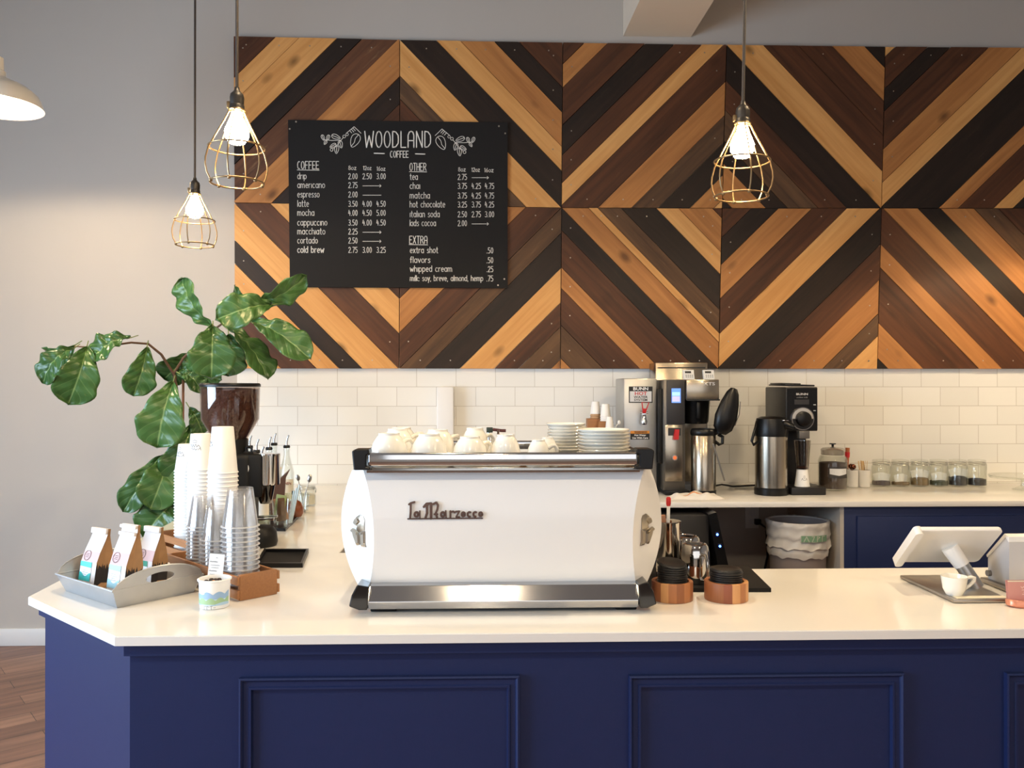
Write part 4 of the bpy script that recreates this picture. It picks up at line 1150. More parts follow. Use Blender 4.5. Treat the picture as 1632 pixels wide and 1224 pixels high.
MB().cyl((0, 0, .085), .0115, .014).build('cap', BLACK, ab)
g3 = D2W(482, 3.45, ZQ); tumbler(g3, .03, .075, 'clear tumbler of metal spoons at the back of the black tray', None)
for i, (a, b) in enumerate(((8, 18), (-6, 12), (5, -10))):
    mb = MB(); mb.tube([(0, 0, 0), (0, 0, .12)], .002, 6); mb.sphere((0, 0, .13), .009, seg=12, sc=(1, .3, 1.5))
    o = mb.build('spoon', STEEL, loc=g3 + V((-.006 + .006 * i, .004 * (i - 1), .008))); o.rotation_euler = (R(a), R(b), 0)
    tag(o, 'steel spoon standing in the rear tumbler on the black tray', 'spoon', 'spoons in the tumbler')
fs_ = D2W(430, 3.22, ZQ)
ft = thing('filter_stand', 'dark brown stand of cone paper filters beside the syrup bottles', 'filter stand', fs_, R(12))
mb = MB(); mb.prism([(-.05, 0), (.05, 0), (.06, .16), (.075, .19), (-.02, .10)], -.03, .03, 'y'); mb.build('stand', mat('dark_walnut', (76, 48, 34), .5), ft, smooth=False)
mb = MB(); mb.prism([(-.045, .11), (-.02, .10), (.045, .20), (.03, .205), (-.035, .20)], -.034, -.030, 'y'); mb.build('paper_filter', mat('tan_filter_paper', (206, 170, 122), .8), ft, smooth=False)
ps = D2W(462, 3.12, ZQ)
for i in range(3):
    o = MB().tube([(0, 0, 0), (.018 + .004 * i, .01 * i, .12 + .01 * i)], .0035, 8).build('straw', mat('pale_blue_straw', (176, 196, 206), .4), loc=ps + V((.002 * i - .002, .008 * i, .001)))
    tag(o, 'pale blue straw leaning between tumbler and amber bottle', 'straw', 'straws on the black tray')

# syrup bottles with pour spouts
def bottle(px, D, lab, hb_=.245, name='syrup_bottle', labtext=None):
    t = thing(name, lab, 'bottle', D2W(px, D, ZS), 0, 'clear syrup bottles with pour spouts')
    MB().lathe([(0, 0), (.030, 0), (.0325, .004), (.0325, .135), (.030, .15), (.019, .19), (.0135, .215), (.0125, hb_ - .012), (.0145, hb_ - .010), (.0145, hb_), (.0105, hb_), (.0105, .215), (.016, .19), (.0295, .135), (.0295, .006), (0, .006)], 32).build('bottle_glass', GLASS, t)
    MB().lathe([(0, .007), (.029, .007), (.029, .10), (0, .10)], 28).build('syrup', clear('syrup', (240, 236, 220), .05, .9), t)
    MB().lathe([(0, hb_ + .001), (.0135, hb_ + .001), (.0155, hb_ + .006), (.013, hb_ + .014), (0, hb_ + .015)], 20).build('stopper', BLACK, t)
    MB().tube([(0, 0, hb_ + .012), (0, 0, hb_ + .028), (.004, 0, hb_ + .046), (.010, 0, hb_ + .058)], [.005, .0045, .004, .003], 10).build('pour_spout', CHROME, t)
    lb = MB(); n_ = 16; vs = []
    for i in range(n_ + 1):
        a = R(200 + 140 * i / n_); vs += [(.0329 * cos(a), .0329 * sin(a), .05), (.0329 * cos(a), .0329 * sin(a), .11)]
    lb.add(vs, [[2 * i, 2 * i + 2, 2 * i + 3, 2 * i + 1] for i in range(n_)]); lb.build('label', mat('bottle_label', (226, 222, 210), .6), t, fix=False)
    return t
bt = bottle(457, 3.74, 'clear syrup bottle standing free, right of the grinder doser')
printed('MONIN', .017, TO((0, -.0345, .092)), mat('label_brown', (120, 60, 44), .6), 'brand_print', bt)
for px, D, lab in ((398, 3.72, 'syrup bottle with the leftmost pour spout behind the grinder'), (409, 3.46, 'syrup bottle with the second pour spout from the left behind the grinder'),
                   (416.5, 3.02, 'syrup bottle with the lowest-looking spout, closest behind the doser'), (429, 3.62, 'syrup bottle fourth from the left behind the doser'), (437, 3.9, 'syrup bottle farthest back behind the doser')):
    bottle(px, D, lab)
def clip_jar(loc, r, h, lab, fill, fm, grp=None, name='glass_jar', sachet=None, cat='jar'):
    t = thing(name, lab, cat, loc, random.uniform(-.2, .2), grp)
    MB().lathe([(0, 0), (r * .95, 0), (r, .006), (r, h * .70), (r * .97, h * .74), (r * .88, h * .78), (r * .88, h * .83), (r * .84, h * .83), (r * .84, h * .77), (r * .95, h * .70), (r * .95, .006), (0, .005)], 32).build('jar_glass', GLASS, t)
    MB().lathe([(0, h * .90), (r * .6, h * .90), (r * .84, h * .85), (r * .92, h * .85), (r * .92, h * .94), (r * .86, h * .965), (r * .4, h * .985), (0, h * .99)], 32).build('jar_lid', GLASS, t)
    w_ = MB(); w_.ring((0, 0, h * .79), r * .89, .0016, seg=6); w_.ring((0, 0, h * .865), r * .92, .0016, seg=6)
    w_.tube([(r * .93, 0, h * .86), (r * 1.06, .0, h * .78), (r * 1.02, 0, h * .64), (r * 1.06, 0, h * .60)], .0014, 6)
    w_.build('wire_clasp', STEEL, t)
    MB().lathe([(0, .006), (r * .93, .007), (r * .935, fill * .9), (r * .6, fill), (0, fill * 1.05)], 28).build('filling', fm, t)
    if sachet:
        q_ = MB()
        for i in range(3): q_.box((-.012 + .014 * i, -.004 + .004 * i, fill + .022), (.030, .004, .042), bev=.001, M=TO((0, 0, 0)) @ MX.Rotation(.25 * (i - 1), 4, 'Y'))
        q_.build('paper_sachets', CARD, t, smooth=False)
    return t
clip_jar(D2W(488, 3.68, ZS), .042, .092, 'glass clip-top jar of white sugar at the back of the left counter', .05, mat('white_sugar', (232, 228, 216), .8))
# ================================================================== back counter
def bx(o, c, d, m, name, bev=.003, **k):
    return MB().box(c, d, bev=bev).build(name, m, o, **k)
def at(D):
    k = D / F
    return k
# hot water dispenser
Dh = 4.10; kh = Dh / F
hw = thing('hot_water_dispenser', 'stainless hot water dispenser with red tap lever, left of the coffee brewer', 'hot water dispenser', D2W(1020.5, Dh, ZS))
hx = lambda px: (px - 1020.5) * kh
hz = lambda py: zat(py, Dh) - ZS
STEELL = mat('satin_steel', (186, 186, 184), .34, .9, noise=.05, nscale=6)
bx(hw, (0, .13, (hz(605) + .012) / 2 + .006), (hx(1047) - hx(994), .26, hz(605) - .012), STEELL, 'casing', .006)
for i, x in enumerate((-.06, .06)):
    for y in (.03, .23): MB().cyl((x, y, 0), .012, .014).build('foot', RUBBER, hw)
lb = thing_ = None
LBL = mat('label_black', (26, 25, 25), .5); LBW = mat('label_grey', (214, 214, 214), .5); LBR = mat('label_red', (190, 34, 38), .5); LBO = mat('label_orange', (214, 138, 50), .5)
yc = -.0006
def plate(o, x0, x1, y0, y1, m, name, yy=-.001, X=None, Z=None):
    X = X or hx; Z = Z or hz
    return MB().box(((X(x0) + X(x1)) / 2, yy, (Z(y0) + Z(y1)) / 2), (abs(X(x1) - X(x0)), .0012, abs(Z(y0) - Z(y1)))).build(name, m, o, smooth=False)
l1 = plate(hw, 1002, 1040, 616, 642, LBL, 'front_label')
plate(l1, 1003.6, 1038.4, 623.6, 640.4, LBW, 'label_field', -.002)
def txt(o, s, size, px, py, m, X, Z, y=-.0029, name='print', sx=1.0):
    return printed(s, size, TO((X(px), y, Z(py))) @ MX.Diagonal((sx, 1, 1, 1)), m, name, o)
txt(l1, 'BUNN', .0215, 1021, 619.8, CARD, hx, hz, sx=1.25)
txt(l1, 'HOT', .0235, 1021, 627.4, LBR, hx, hz, sx=1.2); txt(l1, 'WATER', .0165, 1021, 633, LBL, hx, hz, sx=1.2); txt(l1, 'SYSTEM', .0155, 1021, 637.6, LBL, hx, hz, sx=1.25)
l2 = plate(hw, 1004.5, 1035, 686.5, 700.5, LBL, 'warning_label'); plate(l2, 1004.5, 1035, 686.5, 691, LBO, 'warning_band', -.002)
txt(l2, 'WARNING', .013, 1021, 688.8, LBL, hx, hz); txt(l2, 'Hot Water', .0125, 1020, 693.6, CARD, hx, hz); txt(l2, 'Use With Care', .0125, 1020, 698, CARD, hx, hz)
fa = MB(); fa.cyl((0, -.05, 0), .011, .05, axis='y') if False else None
fa.tube([(hx(1023), 0, hz(659)), (hx(1023), -.055, hz(659))], .010, 12); fa.lathe([(0, 0), (.013, .0), (.016, .016), (.012, .026), (.009, .05), (0, .05)], 16, 0, TO((hx(1023), -.055, hz(676))))
fa.tube([(hx(1017), -.05, hz(657)), (hx(1029.5), -.05, hz(657))], .007, 10)
fo = fa.build('faucet', CHROME, hw)
lv = MB(); lv.tube([(hx(1021.5), -.06, hz(656)), (hx(1019), -.068, hz(641)), (hx(1030), -.068, hz(641)), (hx(1025), -.06, hz(656))], .0032, 8)
lv.box((hx(1023.2), -.06, hz(654)), (.016, .010, .022), bev=.002); lv.build('lever', RED, fo)

# coffee brewer
Db = 4.04; kb = Db / F
br = thing('coffee_brewer', 'tall black and stainless coffee brewer with a blue display and red hot water lever', 'coffee brewer', D2W(1090, Db, ZS))
fx = lambda px: (px - 1090) * kb
fz = lambda py: zat(py, Db) - ZS
DG = mat('dark_grey_plastic', (44, 43, 45), .45)
kt = (Db + .2) / F
tz = zat(578, Db + .2) - ZS
ta_, tb_ = D2W(1044.5, Db + .2).x - br.location.x, D2W(1128, Db + .2).x - br.location.x
b_ = bx(br, ((ta_ + tb_) / 2, .285, tz / 2 + .02), (tb_ - ta_, .17, tz - .04), STEELV, 'tank', .004)
MB().box(((ta_ + tb_) / 2, .199, zat(586, Db + .2) - ZS), (76 * kt, .003, .005)).build('slot', LBL, b_, smooth=False)
bx(br, ((fx(1051.5) + fx(1058)) / 2, .12, fz(690) / 2 + .18), (fx(1058) - fx(1051.5), .20, .36), MBLACK, 'side_panel', .003)
bx(br, ((fx(1057) + fx(1092)) / 2, .10, (fz(605) + .02) / 2), (fx(1092) - fx(1057), .20, fz(605) - .02), mat('grey_steel', (112, 108, 102), .35, .8), 'column', .004)
cp = bx(br, ((fx(1062) + fx(1091)) / 2, -.004, (fz(605.5) + fz(676)) / 2), (fx(1091) - fx(1062), .012, fz(605.5) - fz(676)), DG, 'control_panel', .004)
sc_ = plate(cp, 1069.5, 1084, 619, 642, mat('lcd_blue', (96, 140, 236), .3, emit=.55), 'display', -.0110, fx, fz)
plate(sc_, 1070.5, 1082.5, 625, 630.5, mat('lcd_light', (150, 206, 255), .3, emit=.6), 'display_block', -.0122, fx, fz)
plate(sc_, 1070.5, 1082.5, 631.5, 640, mat('lcd_violet', (178, 172, 236), .3, emit=.5), 'display_block', -.0122, fx, fz)
wp = bx(br, ((fx(1059) + fx(1087)) / 2, -.004, (fz(677) + fz(767)) / 2), (fx(1087) - fx(1059), .010, fz(677) - fz(767)), STEELV, 'water_panel', .003)
plate(wp, 1064, 1084, 682, 694, DG, 'tap_recess', -.0095, fx, fz)
rl_ = MB(); rl_.prism([(fx(1071.5), fz(700)), (fx(1079), fz(700)), (fx(1080), fz(684)), (fx(1074), fz(684))], -.034, -.009, 'y'); rl_.build('tap_lever', RED, wp, smooth=False)
MB().cyl((fx(1074.5), -.0095, fz(729)), .0135, .004, axis='y').build('button_ring', CHROME, wp)
MB().sphere((fx(1074.5), -.014, fz(729)), .009, sc=(1, .5, 1)).build('indicator_light', mat('orange_light', (210, 96, 50), .3, emit=.5), wp)
hd = bx(br, ((fx(1091.5) + fx(1144)) / 2, .09, (fz(605) + fz(637)) / 2), (fx(1144) - fx(1091.5), .24, fz(605) - fz(637)), STEELV, 'brew_head', .004)
plate(hd, 1091.5, 1145, 636, 638.5, LBL, 'head_edge', -.031, fx, fz)
txt(hd, 'XTS', .021, 1128, 612, mat('silver_print', (206, 202, 196), .4), fx, fz, -.0315, 'badge_print', 1.5)
bs = MB(); bs.lathe([(0, fz(676)), (fx(1115) - fx(1097), fz(676)), (fx(1115) - fx(1095), fz(672)), (fx(1115) - fx(1093), fz(640)), (fx(1115) - fx(1092), fz(638.2)), (0, fz(638.2))], 28, 0, TO((fx(1115), .07, 0)))
bs.box((fx(1112.5), -.005, (fz(640) + fz(668)) / 2), (.020, .02, fz(640) - fz(668)), bev=.006)
bs.build('brew_basket', BLACK, br)
bx(br, ((fx(1058) + fx(1097)) / 2, .09, .012), (fx(1097) - fx(1058), .24, .022), BLACK, 'base', .003)
bx(br, ((fx(1091) + fx(1097)) / 2, .16, fz(690) / 2), (fx(1097) - fx(1091), .08, fz(690) - .02), BLACK, 'rear_post', .003)
for px, lab in ((1098.5, 'white digital timer on top of the coffee brewer, left of two'), (1130.5, 'white digital timer on top of the coffee brewer, right of two')):
    p = D2W(px, Db, ZS + fz(604.7)); p.y += .0
    t = thing('digital_timer', lab, 'timer', p, 0, 'timers on the coffee brewer')
    bd = MB(); bd.prism([(0, 0), (.016, 0), (.034, .044), (.018, .046)], -.026, .026, 'x'); bd.build('timer_body', TRIMW, t, smooth=False)
    def tp(x, z): return (x, .018 * z / .046 - .0012, z)
    f_ = MB()
    f_.add([tp(-.018, .030), tp(.012, .030), tp(.012, .040), tp(-.018, .040)], [[0, 1, 2, 3]], 0)
    for i in range(4):
        for j in range(2):
            x, z = -.016 + i * .010, .010 + j * .008
            f_.add([tp(x, z), tp(x + .006, z), tp(x + .006, z + .004), tp(x, z + .004)], [[0, 1, 2, 3]], 1)
    f_.build('display_and_keys', [LBL, INK], t, smooth=False, fix=False)

# vacuum server under the brewer with its lid swung open
Ds = 4.03; ks = Ds / F
sv = thing('vacuum_server', 'stainless vacuum server with its big black lid swung open, under the brew basket', 'airpot', D2W(1121, Ds, ZS))
sx = lambda px: (px - 1121) * ks
sz = lambda py: zat(py, Ds) - ZS
MB().lathe([(0, .025), (.0585, .025), (.0585, sz(694)), (.050, sz(690)), (0, sz(690))], 40).build('body', STEELV, sv)
MB().lathe([(0, 0), (.0595, 0), (.060, .004), (.060, .026), (0, .026)], 40).build('base_ring', BLACK, sv)
cl_ = MB(); cl_.lathe([(.058, sz(694)), (.062, sz(692)), (.062, sz(686)), (.055, sz(683)), (.040, sz(683)), (.040, sz(690)), (.05, sz(694))], 40)
cl_.tube([(.05, -.02, sz(690)), (.075, -.03, sz(684)), (.09, -.03, sz(676))], .012, 10); cl_.build('collar', BLACK, sv)
MB().tube([(sx(1134), -.02, sz(700)), (sx(1144), -.025, sz(708)), (sx(1149), -.025, sz(706)), (sx(1150), -.02, sz(696)), (sx(1143), -.02, sz(692))], .008, 10).build('handle', BLACK, sv)
MB().tube([(sx(1131), -.062, sz(706)), (sx(1140), -.064, sz(735)), (sx(1149), -.062, sz(764))], .0042, 10).build('siphon_tube', STEEL, sv)
ld = MB()
Ml = TO((sx(1157), -.03, sz(655))) @ MX.Rotation(R(16), 4, 'Y')
ld.lathe([(0, -.115), (.022, -.112), (.046, -.085), (.054, -.03), (.044, .04), (.030, .09), (.016, .112), (0, .115)], 28, 0, Ml @ MX.Diagonal((1, .62, 1, 1)))
ld.tube([(sx(1143), -.03, sz(690)), (sx(1140), -.03, sz(678)), (sx(1146), -.03, sz(672))], .012, 10)
ldo = ld.build('lid', BLACK, sv)
MB().tube([(sx(1176), -.045, sz(640)), (sx(1174), -.048, sz(660)), (sx(1167), -.046, sz(678))], .0022, 6).build('lid_seal', CHROME, ldo)

# airpot with pump lid
Da = 4.06; ka = Da / F
ap = thing('airpot', 'stainless airpot with black pump top standing left of the black grinder', 'airpot', D2W(1229, Da, ZS))
az = lambda py: zat(py, Da) - ZS
ra = 26 * ka
MB().lathe([(0, .026), (ra * .96, .026), (ra * .96, az(694)), (0, az(694))], 48).build('body', STEELV, ap)
MB().lathe([(0, 0), (ra * 1.0, 0), (ra * 1.02, .005), (ra * 1.02, .032), (ra * .96, .036), (0, .036)], 48).build('base_ring', BLACK, ap)
MB().lathe([(0, az(695)), (ra * .98, az(695)), (ra * 1.0, az(690)), (ra * .97, az(678)), (ra * .88, az(667)), (ra * .6, az(664)), (0, az(663))], 48).build('pump_top', BLACK, ap)
sp_ = MB(); sp_.tube([(.0, -.02, az(676)), (.055, -.045, az(675)), (.088, -.06, az(680))], [.026, .022, .014], 12)
spo = sp_.build('spout', BLACK, ap)
MB().box((.045, -.063, az(669.5)), (.03, .012, .005), bev=.001).build('pump_catch', CHROME, spo)
MB().tube([((1206 - 1229) * ka, 0, az(672)), ((1203.5 - 1229) * ka - .01, -.03, az(683)), ((1194 - 1229) * ka, -.035, az(702)), ((1197 - 1229) * ka, -.035, az(708)), ((1206 - 1229) * ka, -.02, az(703))], .007, 10).build('bail_handle', BLACK, ap)

# bulk grinder
Dg = 4.02; kk = Dg / F
gg = thing('bulk_grinder', 'tall black bulk coffee grinder with a round silver dial', 'grinder', D2W(1285, Dg, ZS))
jx = lambda px: (px - 1285) * kk
jz = lambda py: zat(py, Dg) - ZS
GB = mat('grinder_black', (24, 23, 24), .4)
yo = .06
bx(gg, ((jx(1259) + jx(1311.5)) / 2, yo + .15, (jz(617) + jz(688)) / 2), (jx(1311.5) - jx(1259), .30, jz(617) - jz(688)), GB, 'housing', .005)
bx(gg, ((jx(1256) + jx(1304)) / 2, yo + .19, (jz(688.5) + .03) / 2), (jx(1304) - jx(1256), .20, jz(688.5) - .03), GB, 'pedestal', .003)
bx(gg, ((jx(1261) + jx(1317)) / 2, .15, .0185), (jx(1317) - jx(1261), .30, .037), GB, 'base', .004)
lo = MB().box((0, 0, 0), (jx(1311) - jx(1262), .24, .008), bev=.002).build('lid', GB, gg, loc=(jx(1286), yo + .15, jz(616) + .006))
lo.rotation_euler = (0, R(1.5), 0)
MB().box((0, 0, 0), (.10, .16, .006), bev=.002).build('lid_handle', GB, lo, loc=(-.03, 0, .007))
fp = plate(gg, 1261, 1310.5, 619, 686, mat('gloss_panel', (20, 20, 21), .2), 'front_plate', yo - .0008, jx, jz)
txt(fp, 'BUNN', .014, 1285.5, 628.5, mat('silver_print', (206, 202, 196), .4), jx, jz, yo - .0020, 'brand_print', 1.5)
txt(fp, 'coffee mill', .010, 1285.5, 633.6, mat('dim_print', (110, 108, 104), .5), jx, jz, yo - .0020, 'brand_print', 1.3)
plate(fp, 1273, 1297, 637, 645, mat('dim_plate', (44, 43, 44), .5), 'caution_plate', yo - .0018, jx, jz)
for py in (645.5, 655): plate(fp, 1304, 1308, py - .6, py + .6, mat('silver_print', (206, 202, 196), .4), 'switch_mark', yo - .0018, jx, jz)
dl = MB(); dl.cyl((0, 0, 0), 18.6 * kk, .010, axis='y', seg=48); dlo = dl.build('dial_ring', CHROME, gg, loc=(jx(1285.6), yo - .0015, jz(668)))
MB().cyl((0, 0, 0), 17.2 * kk, .002, axis='y', seg=48).build('dial_face', mat('dial_silver', (196, 192, 186), .4, .3), dlo, loc=(0, -.0095, 0))
dd_ = MB(); dd_.prism([(17 * kk * cos(R(a)), 17 * kk * sin(R(a))) for a in range(180, 361, 12)], -.0135, -.0115, 'y'); dd_.build('dial_lower_half', GB, dlo, smooth=False)  # black half disc covering the lower half of the dial face
MB().lathe([(0, 0), (12.5 * kk, 0), (11.5 * kk, .022), (9 * kk, .026), (0, .026)], 36, 0, MX.Rotation(pi / 2, 4, 'X')).build('dial_knob', BLACK, dlo, loc=(0, -.011, 0))
bx(gg, (jx(1284.5), yo - .02, (jz(686.5) + jz(700)) / 2), (jx(1293) - jx(1276), .045, jz(687.5) - jz(700)), mat('grey_cast', (108, 104, 100), .5, .5), 'chute', .003)
ck = thing('measuring_cup', 'clear grounds cup held under the chute of the black grinder', 'cup', D2W(1284.5, Dg, ZS))
# the clear cup sits on the printed paper cup below the chute
ph = .083
pcu = MB().lathe(cupmesh(.0355, .0255, ph, .001, .001), 36).build('paper_cup', PAPER, loc=D2W(1284.5, Dg, ZS + .0372) + V((0, .05, 0)))
tag(pcu, 'upside-down white paper cup with grey print on the base of the black grinder', 'paper cup')
pm = MB()
def Pq(x, y, hh=0):
    z = .036 + y; r_ = lerp(.0355, .0255, z / ph) + .0005; a = -pi / 2 + x / r_; return (r_ * cos(a), r_ * sin(a), z)
ribbons(pm, [[(-.014, -.004), (-.010, .006), (-.006, -.004)], [(-.004, .004), (.004, .004)], [(-.006, .010), (.006, .010)], [(-.004, -.004), (.004, -.003)], [(.006, -.004), (.010, .006), (.014, -.004)], [(-.004, .016), (.004, .016)]], .0016, Pq)
pm.build('printed_logo', INK, pcu, smooth=False, fix=False)
ck.location = D2W(1284.5, Dg, ZS + .0372 + ph + .0005) + V((0, .05, 0))
hcup = jz(703) - .0372 - ph
MB().lathe([(0, 0), (.029, 0), (.040, hcup), (.0385, hcup), (.0277, .003), (0, .003)], 32).build('cup_wall', clear('smoky_cup', (226, 220, 214), .16, .93), ck)
MB().lathe([(0, .004), (.027, .004), (.029, .012), (0, .014)], 24).build('grounds', BEANM, ck)

# grounds jar
Dj = 4.24; kj = Dj / F
gj = thing('storage_jar', 'large glass jar of ground coffee with knobbed lid right of the black grinder', 'jar', D2W(1327, Dj, ZS))
qz = lambda py: zat(py, Dj) - ZS
rj = 22.5 * kj
MB().lathe([(0, 0), (rj * .94, 0), (rj, .008), (rj, qz(734)), (rj * .9, qz(728)), (rj * .86, qz(726)), (rj * .82, qz(726)), (rj * .87, qz(729)), (rj * .95, qz(735)), (rj * .95, .01), (0, .006)], 40).build('jar_glass', GLASS, gj)
MB().lathe([(0, .008), (rj * .93, .010), (rj * .94, qz(737)), (0, qz(735))], 36).build('ground_coffee', mat('ground_coffee', (70, 52, 42), .8, noise=.3, nscale=120), gj)
jl = MB().lathe([(0, qz(724.5)), (rj * .8, qz(724.5)), (rj * .8, qz(717)), (rj * .84, qz(717)), (rj * .7, qz(714)), (0, qz(712))], 36).build('jar_lid', clear('lid_glass', (226, 222, 216), .2, .85), gj)
MB().lathe([(0, qz(712)), (.006, qz(712)), (.006, qz(708.5)), (.016, qz(708)), (.016, qz(706.5)), (0, qz(706.5))], 20).build('lid_knob', BLACK, jl)
lj = MB(); n_ = 14
def lband(mb_, z0, z1, off, mi, a0=232, a1=312, dip=0):
    vs = []
    for i in range(n_ + 1):
        a = R(a0 + (a1 - a0) * i / n_); r_ = rj + off
        vs += [(r_ * cos(a), r_ * sin(a), z0 - dip * (1 - abs(2 * i / n_ - 1))), (r_ * cos(a), r_ * sin(a), z1)]
    mb_.add(vs, [[2 * i, 2 * i + 2, 2 * i + 3, 2 * i + 1] for i in range(n_)], mi)
lband(lj, qz(760), qz(742), .0006, 0); lband(lj, qz(753.5), qz(745), .0012, 1, 236, 308, .008)
lj.build('label', [mat('slate_label', (52, 48, 46), .6), LBW], gj, fix=False)
ribl = MB()
ribbons(ribl, [[(-.03, .006), (.03, .006)], [(-.034, .001), (.034, .001)], [(-.022, -.004), (.022, -.004)]], .0012, lambda x, y, h=0: ((rj + .0018) * sin(x / rj), -(rj + .0018) * cos(x / rj), qz(749) + y))
ribl.build('label_print', INK, gj, smooth=False, fix=False)

# two small white tumblers of spoons and stirrers
Dk = 4.36
for i, (px, lab) in enumerate(((1358, 'small white tumbler of measuring spoons right of the coffee jar'), (1377, 'small white tumbler of wooden stirrers left of the tea jars'))):
    p = D2W(px, Dk, ZS)
    t = MB().lathe([(0, 0), (.027, 0), (.029, .002), (.030, .088), (.0275, .088), (.0265, .004), (0, .004)], 32).build('white_tumbler', mat('pale_tumbler', (214, 212, 208), .35), loc=p)
    tag(t, lab, 'tumbler', 'small white tumblers on the back counter')
    if i == 0:
        for k, (a, b) in enumerate(((14, 10), (10, -8))):
            mb = MB(); mb.tube([(0, 0, 0), (0, 0, .085)], .003, 8); mb.sphere((0, -.004, .098), .014, seg=14, sc=(1, .7, 1))
            o = mb.build('measuring_spoon', mat('copper_spoon', (120, 72, 52), .25, 1.0), loc=p + V((-.012 + .022 * k, .012 * k - .006, .008))); o.rotation_euler = (R(-a * .3), R(b), 0)
            tag(o, 'copper measuring spoon in the small white tumbler, ' + ('left one' if k == 0 else 'right one'), 'spoon', 'spoons in the white tumbler')
        t2 = thing('wooden_scoop', 'wooden scoop with a red band standing behind the coffee jar', 'scoop', D2W(1349, 4.395, ZS))
        MB().tube([(0, 0, 0.0), (.002, .0, .10), (.006, 0, .20)], [.008, .008, .011], 10).build('scoop_handle', mat('scoop_wood', (170, 100, 60), .5), t2)
        MB().tube([(.003, 0, .15), (.0052, 0, .178)], .0125, 12).build('red_band', RED, t2)
    else:
        for k in range(9):
            o = MB().box((0, 0, .065), (.006, .0016, .13)).build('wooden_stirrer', mat('birch_stirrer', (206, 176, 130), .7), loc=p + V((-.012 + .003 * k, .010 * sin(k * 2.3), .005)), smooth=False)
            o.rotation_euler = (R(6 * sin(k * 1.7)), R(-8 + 2.6 * k), R(15 * k))
            tag(o, 'thin wooden stirrer standing in the small white tumbler by the tea jars', 'stirrer', 'wooden stirrers')
# six clip-top tea jars
FILL = [('mat_purple', (76, 62, 66)), ('mat_straw', (120, 98, 66)), ('mat_olive', (122, 100, 62)), ('mat_green', (66, 72, 56)), ('mat_black', (38, 36, 40)), ('mat_black', (38, 36, 40))]
for i, (px, (fn_, fc_), fh, sa, lab) in enumerate(zip((1404, 1434.5, 1465, 1495.5, 1526, 1556.5), FILL, (.028, .022, .045, .030, .052, .040), (1, 1, 1, 1, 1, 0),
        ('clip-top jar of dark purple tea, leftmost of the six tea jars', 'clip-top jar of pale tea with large white sachet, second tea jar from the left', 'clip-top jar of olive brown tea filled highest among the pale teas, third from the left',
         'clip-top jar of green tea with white tag, fourth tea jar from the left', 'clip-top jar of black tea with a white sachet, second tea jar from the right', 'clip-top jar of black tea without a large sachet, rightmost of the six tea jars'))):
    clip_jar(D2W(px, 4.40, ZS), .047, .142, lab, fh, mat('tea_' + fn_[4:], fc_, .85, noise=.4, nscale=140), 'clip-top tea jars on the back counter', sachet=sa)
# glass cake stand at the right edge
cs = thing('cake_stand', 'low clear glass cake stand cut off by the right edge of the back counter', 'cake stand', D2W(1632, 4.22, ZS))
MB().lathe([(0, 0), (.05, 0), (.055, .004), (.02, .02), (.016, .05), (.04, .062), (.15, .066), (.158, .074), (.16, .072), (.155, .060), (.04, .056), (.012, .05), (.014, .02), (0, .012)], 48).build('stand', GLASS, cs)
# towel
pt = D2W(1107, 3.895, ZS)
tw = MB()
def tfn(u, v):
    x = (u - .5) * .25; y = (v - .5) * .10
    z = .012 + .014 * (sin(u * 11 + v * 3) * .5 + .5) * (1 - abs(2 * u - 1) ** 3) * (1 - abs(2 * v - 1) ** 4) + .012 * (sin(u * 23 - v * 7) * .5 + .5) * (1 - abs(2 * v - 1) ** 2)
    e = min(u, 1 - u, v, 1 - v); z *= min(1, e * 7 + .12)
    return (x + .008 * sin(v * 9), y + .01 * sin(u * 8), z)
tw.grid(tfn, 60, 30)
n0 = len(tw.f)
for fi, f in enumerate(tw.f):
    c = sum((tw.v[i] for i in f), V()) / 4
    v_ = (fi // 60) / 30
    u_ = (fi % 60) / 60
    if abs(v_ - (.40 - .25 * (u_ - .5))) < .07 and .3 < u_ < .86: tw.m[fi] = 1
tw.grid(lambda u, v: (lambda p: (p[0], p[1], max(.0004, p[2] - .004)))(tfn(u, v)), 60, 30)
o = tw.build('tea_towel', [mat('towel_white', (236, 230, 222), .9, bump=.3, nscale=200), mat('towel_orange', (222, 158, 110), .9)], loc=pt, ang=80, fix=False)
tag(o, 'crumpled white tea towel with orange stripe in front of the vacuum server', 'towel')
# power cord on the back counter
o = MB().tube([D2W(1137, 4.33, ZS + .006), D2W(1150, 4.36, ZS + .012), D2W(1168, 4.33, ZS + .006), D2W(1185, 4.36, ZS + .005), D2W(1206, 4.38, ZS + .006), D2W(1232, 4.39, ZS + .005)], .0045, 8).build('power_cord', BLACK)
tag(o, 'black power cord lying along the wall between vacuum server and airpot', 'cord')
# white wall dispenser
pd = PY(710.5, 660, W - .008)
ds_ = thing('wall_dispenser', 'tall white box dispenser fixed to the tiles behind the espresso machine', 'dispenser', (pd.x, W - .0085, pd.z - .14))
kd = W / F
bx(ds_, (0, -.04, .12), (26.5 * kd, .078, .33), mat('dispenser_white', (232, 230, 228), .35), 'casing', .008)
bx(ds_, (.028, -.080, .012), (.008, .003, .014), INK, 'indicator', .0005); bx(ds_, (0, -.080, .014), (.012, .002, .004), INK, 'slot', .0004)
